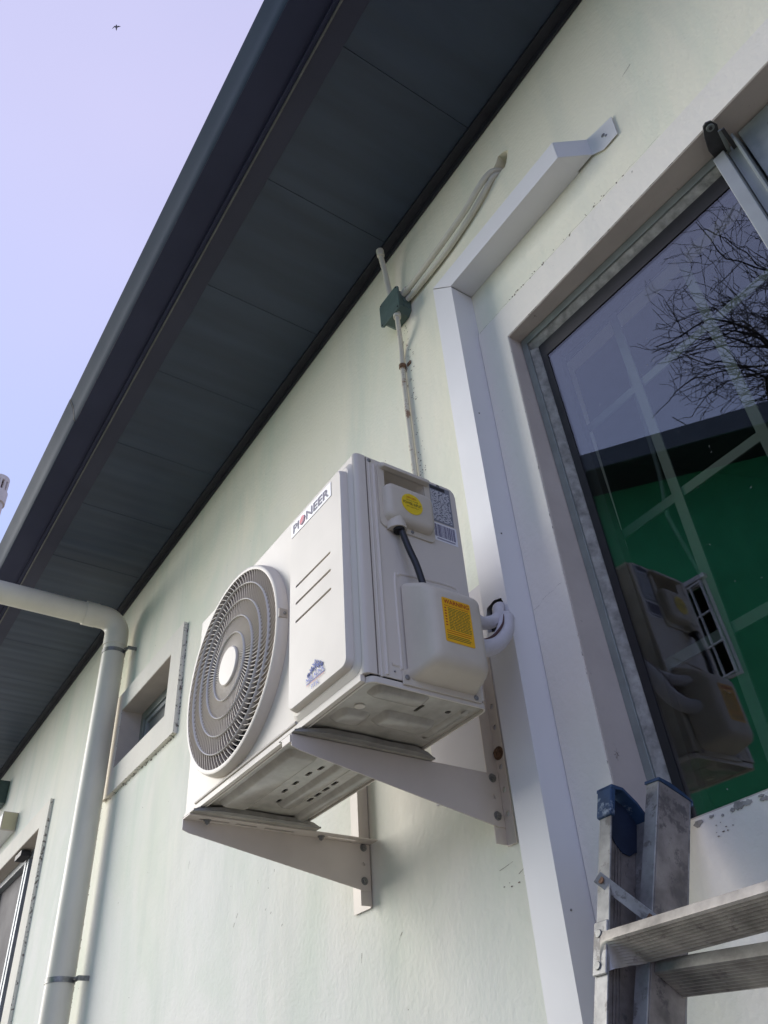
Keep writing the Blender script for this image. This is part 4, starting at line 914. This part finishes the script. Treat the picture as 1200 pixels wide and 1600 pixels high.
# bird high in the sky
def ray(px, py, t):
    d = (r2*((px-600)/1288.8)+u2*((800-py)/1288.8)+fw); return Vector((0, -1.2, 0))+d*t
bc = ray(184, 43, 60); bd = MB()
ux, uy = r2, u2
def S(a, b, c=0): return bc+ux*a+uy*b+fw*c
bd.loft([[S(-.10+dx*.0, y0)+ux*(rr*cos(2*pi*k/8))+fw*(rr*sin(2*pi*k/8)) for k in range(8)] for y0, rr, dx in ((.22, .01, 0), (.17, .05, 0), (.05, .07, 0), (-.10, .05, 0), (-.22, .015, 0))])
body = bd.build('bird_body', 'bird', None)
bird = thing('bird', 'small dark bird flying high in the pale sky', 'bird', tuple(bc)); body.parent = bird; body.location = -bc; body.name = 'body'
for s in (-1, 1):
    wg = MB(); wg.loft([[S(-.10, .08), S(-.10, -.04), S(-.10, .02, .01)], [S(-.10+s*.14, .13), S(-.10+s*.14, .02), S(-.10+s*.14, .07, -.04)], [S(-.10+s*.30, .02+.08*s), S(-.10+s*.30, -.02+.08*s), S(-.10+s*.30, .0+.08*s, -.02)]])
    wg.build('wing', 'bird', bird)
# house across the yard (seen mirrored in the pane)
ob = thing('opposite_house', 'dark gabled building with grey barge board, seen mirrored in the big window', 'building', (-5, -6.5, -1.5))
def rk(x): return 6.13-(x+4.16)*.402
Y0 = -5.80; XA, XB = -7.6, -.8
def slab(y0, y1, d0, d1, name, m):
    MB().loft([[(x, y0, rk(x)-d1), (x, y1, rk(x)-d1), (x, y1, rk(x)-d0), (x, y0, rk(x)-d0)] for x in (XA, XB)]).build(name, m, ob, smooth=False)
slab(Y0, Y0-.03, 0, .24, 'barge_board', 'opp_fascia'); slab(Y0-.031, Y0-3.6, .02, .06, 'roof', 'opp_soffit'); slab(Y0-.031, Y0-.81, .18, .21, 'soffit', 'opp_soffit')
WY = Y0-.82; wo = (-4.10, -3.70, 3.20, 4.34)
MB().plate([(-7.3, -1.5), (-1.1, -1.5), (-1.1, rk(-1.1)-.18), (-7.3, rk(-7.3)-.18)], [rect(*wo)], lambda u, v, h: (u, WY-h, v), .15).build('wall', 'opp_wall', ob, smooth=False)
MB().plate([(-7.3, -1.5), (-1.1, -1.5), (-1.1, rk(-1.1)-.18), (-7.3, rk(-7.3)-.18)], [], lambda u, v, h: (u, WY-2.4-h, v), .15).build('wall', 'opp_wall', ob, smooth=False)
for xx in (-7.3, -1.25): MB().box(xx, xx+.15, WY-2.4, WY-.151, -1.5, rk(xx+.15)-.2).build('wall', 'opp_wall', ob, smooth=False)
ow = bpy.data.objects.new('window', None); COL.objects.link(ow); ow.parent = ob; ow.location = Vector((-4.1, WY, 3.2))-ob.location
MB().plate(rect(wo[0]+.003, wo[1]-.003, wo[2]+.003, wo[3]-.003), [rect(wo[0]+.035, wo[1]-.035, wo[2]+.035, wo[3]-.035)], lambda u, v, h: (u, WY+.01-h, v), .06).build('frame', 'white_steel', ow, smooth=False)
MB().box(wo[0]-.02, wo[1]+.03, WY+.002, WY+.07, wo[3]+.001, wo[3]+.05).build('head_bar', 'white_steel', ow)
def casement(xh, ang, w_, name):
    # hinged frame with two columns and three rows of panes
    d = Vector((sin(ang), cos(ang), 0)); n = Vector((cos(ang), -sin(ang), 0)); o = Vector((xh, WY+.02, 0))
    b = MB(); z0, z1 = wo[2]+.02, wo[3]-.02
    for u, ww in ((.012, .014), (w_*.5, .009), (w_-.012, .014)): b.obox(o+d*u+Vector((0, 0, (z0+z1)/2)), d*ww, n*.012, (0, 0, (z1-z0)/2))
    for k in range(4): b.obox(o+d*(w_/2)+Vector((0, 0, z0+.012+(z1-z0-.024)*k/3)), d*(w_/2+.001), n*.0125, (0, 0, .0095))
    b.build(name, 'white_steel', ow, weld=False)
casement(wo[0]+.02, rad(12), .42, 'casement')
casement(wo[1]-.35, rad(80), .33, 'inner_grid')
# bare tree behind it
tree = thing('bare_tree', 'leafless tree of fine tangled twigs, seen mirrored in the big window', 'tree', (-1.9, -10.2, -1.5))
tb = MB(); tw = MB(); rnd = random.Random(11); CC = Vector((-1.6, -10.2, 9.0)); RR = 2.9
def grow(p, d, L, r, depth):
    n = 4; pts = [p.copy()]; q = p.copy(); dd = d.copy()
    for k in range(n):
        dd = (dd+Vector((rnd.gauss(0, .17), rnd.gauss(0, .17), rnd.gauss(0, .15)))).normalized(); q = q+dd*L/n; pts.append(q.copy())
    (tb if depth < 3 else tw).tube(pts, [max(.0045, r*(1-.38*k/n)) for k in range(n+1)], 6 if depth < 3 else 3, cap=False)
    if depth >= 8 or (q-CC).length > RR*rnd.uniform(.8, 1.08): return
    kids = 3 if depth < 3 else 2
    for c in range(kids):
        t = rnd.uniform(.4, 1) if c else 1.
        pp = pts[min(n, int(t*n))]; ax = Vector((rnd.gauss(0, 1), rnd.gauss(0, 1), rnd.gauss(0, .6))).normalized()
        nd = (dd+ax*rnd.uniform(.5, 1.0)+Vector((0, 0, -.05 if depth > 3 else 0))).normalized()
        grow(pp, nd, L*rnd.uniform(.72, .88), r*.60 if c else r*.70, depth+1)
tb.tube(smooth_path([(-1.9, -10.2, -1.5), (-1.84, -10.2, 1.5), (-1.93, -10.15, 4.5), (-1.8, -10.2, 6.9)], 4), [.19-.0055*k for k in range(13)], 8)
for k in range(5):
    a = 2*pi*k/5+.35; grow(Vector((-1.8, -10.2, 6.8-.12*k)), Vector((cos(a)*.8, sin(a)*.8, .75)).normalized(), 1.45, .055, 0)
tb.build('trunk', 'bark', tree, weld=False); o = tw.build('twigs', 'bark', tree, weld=False); o['kind'] = 'stuff'
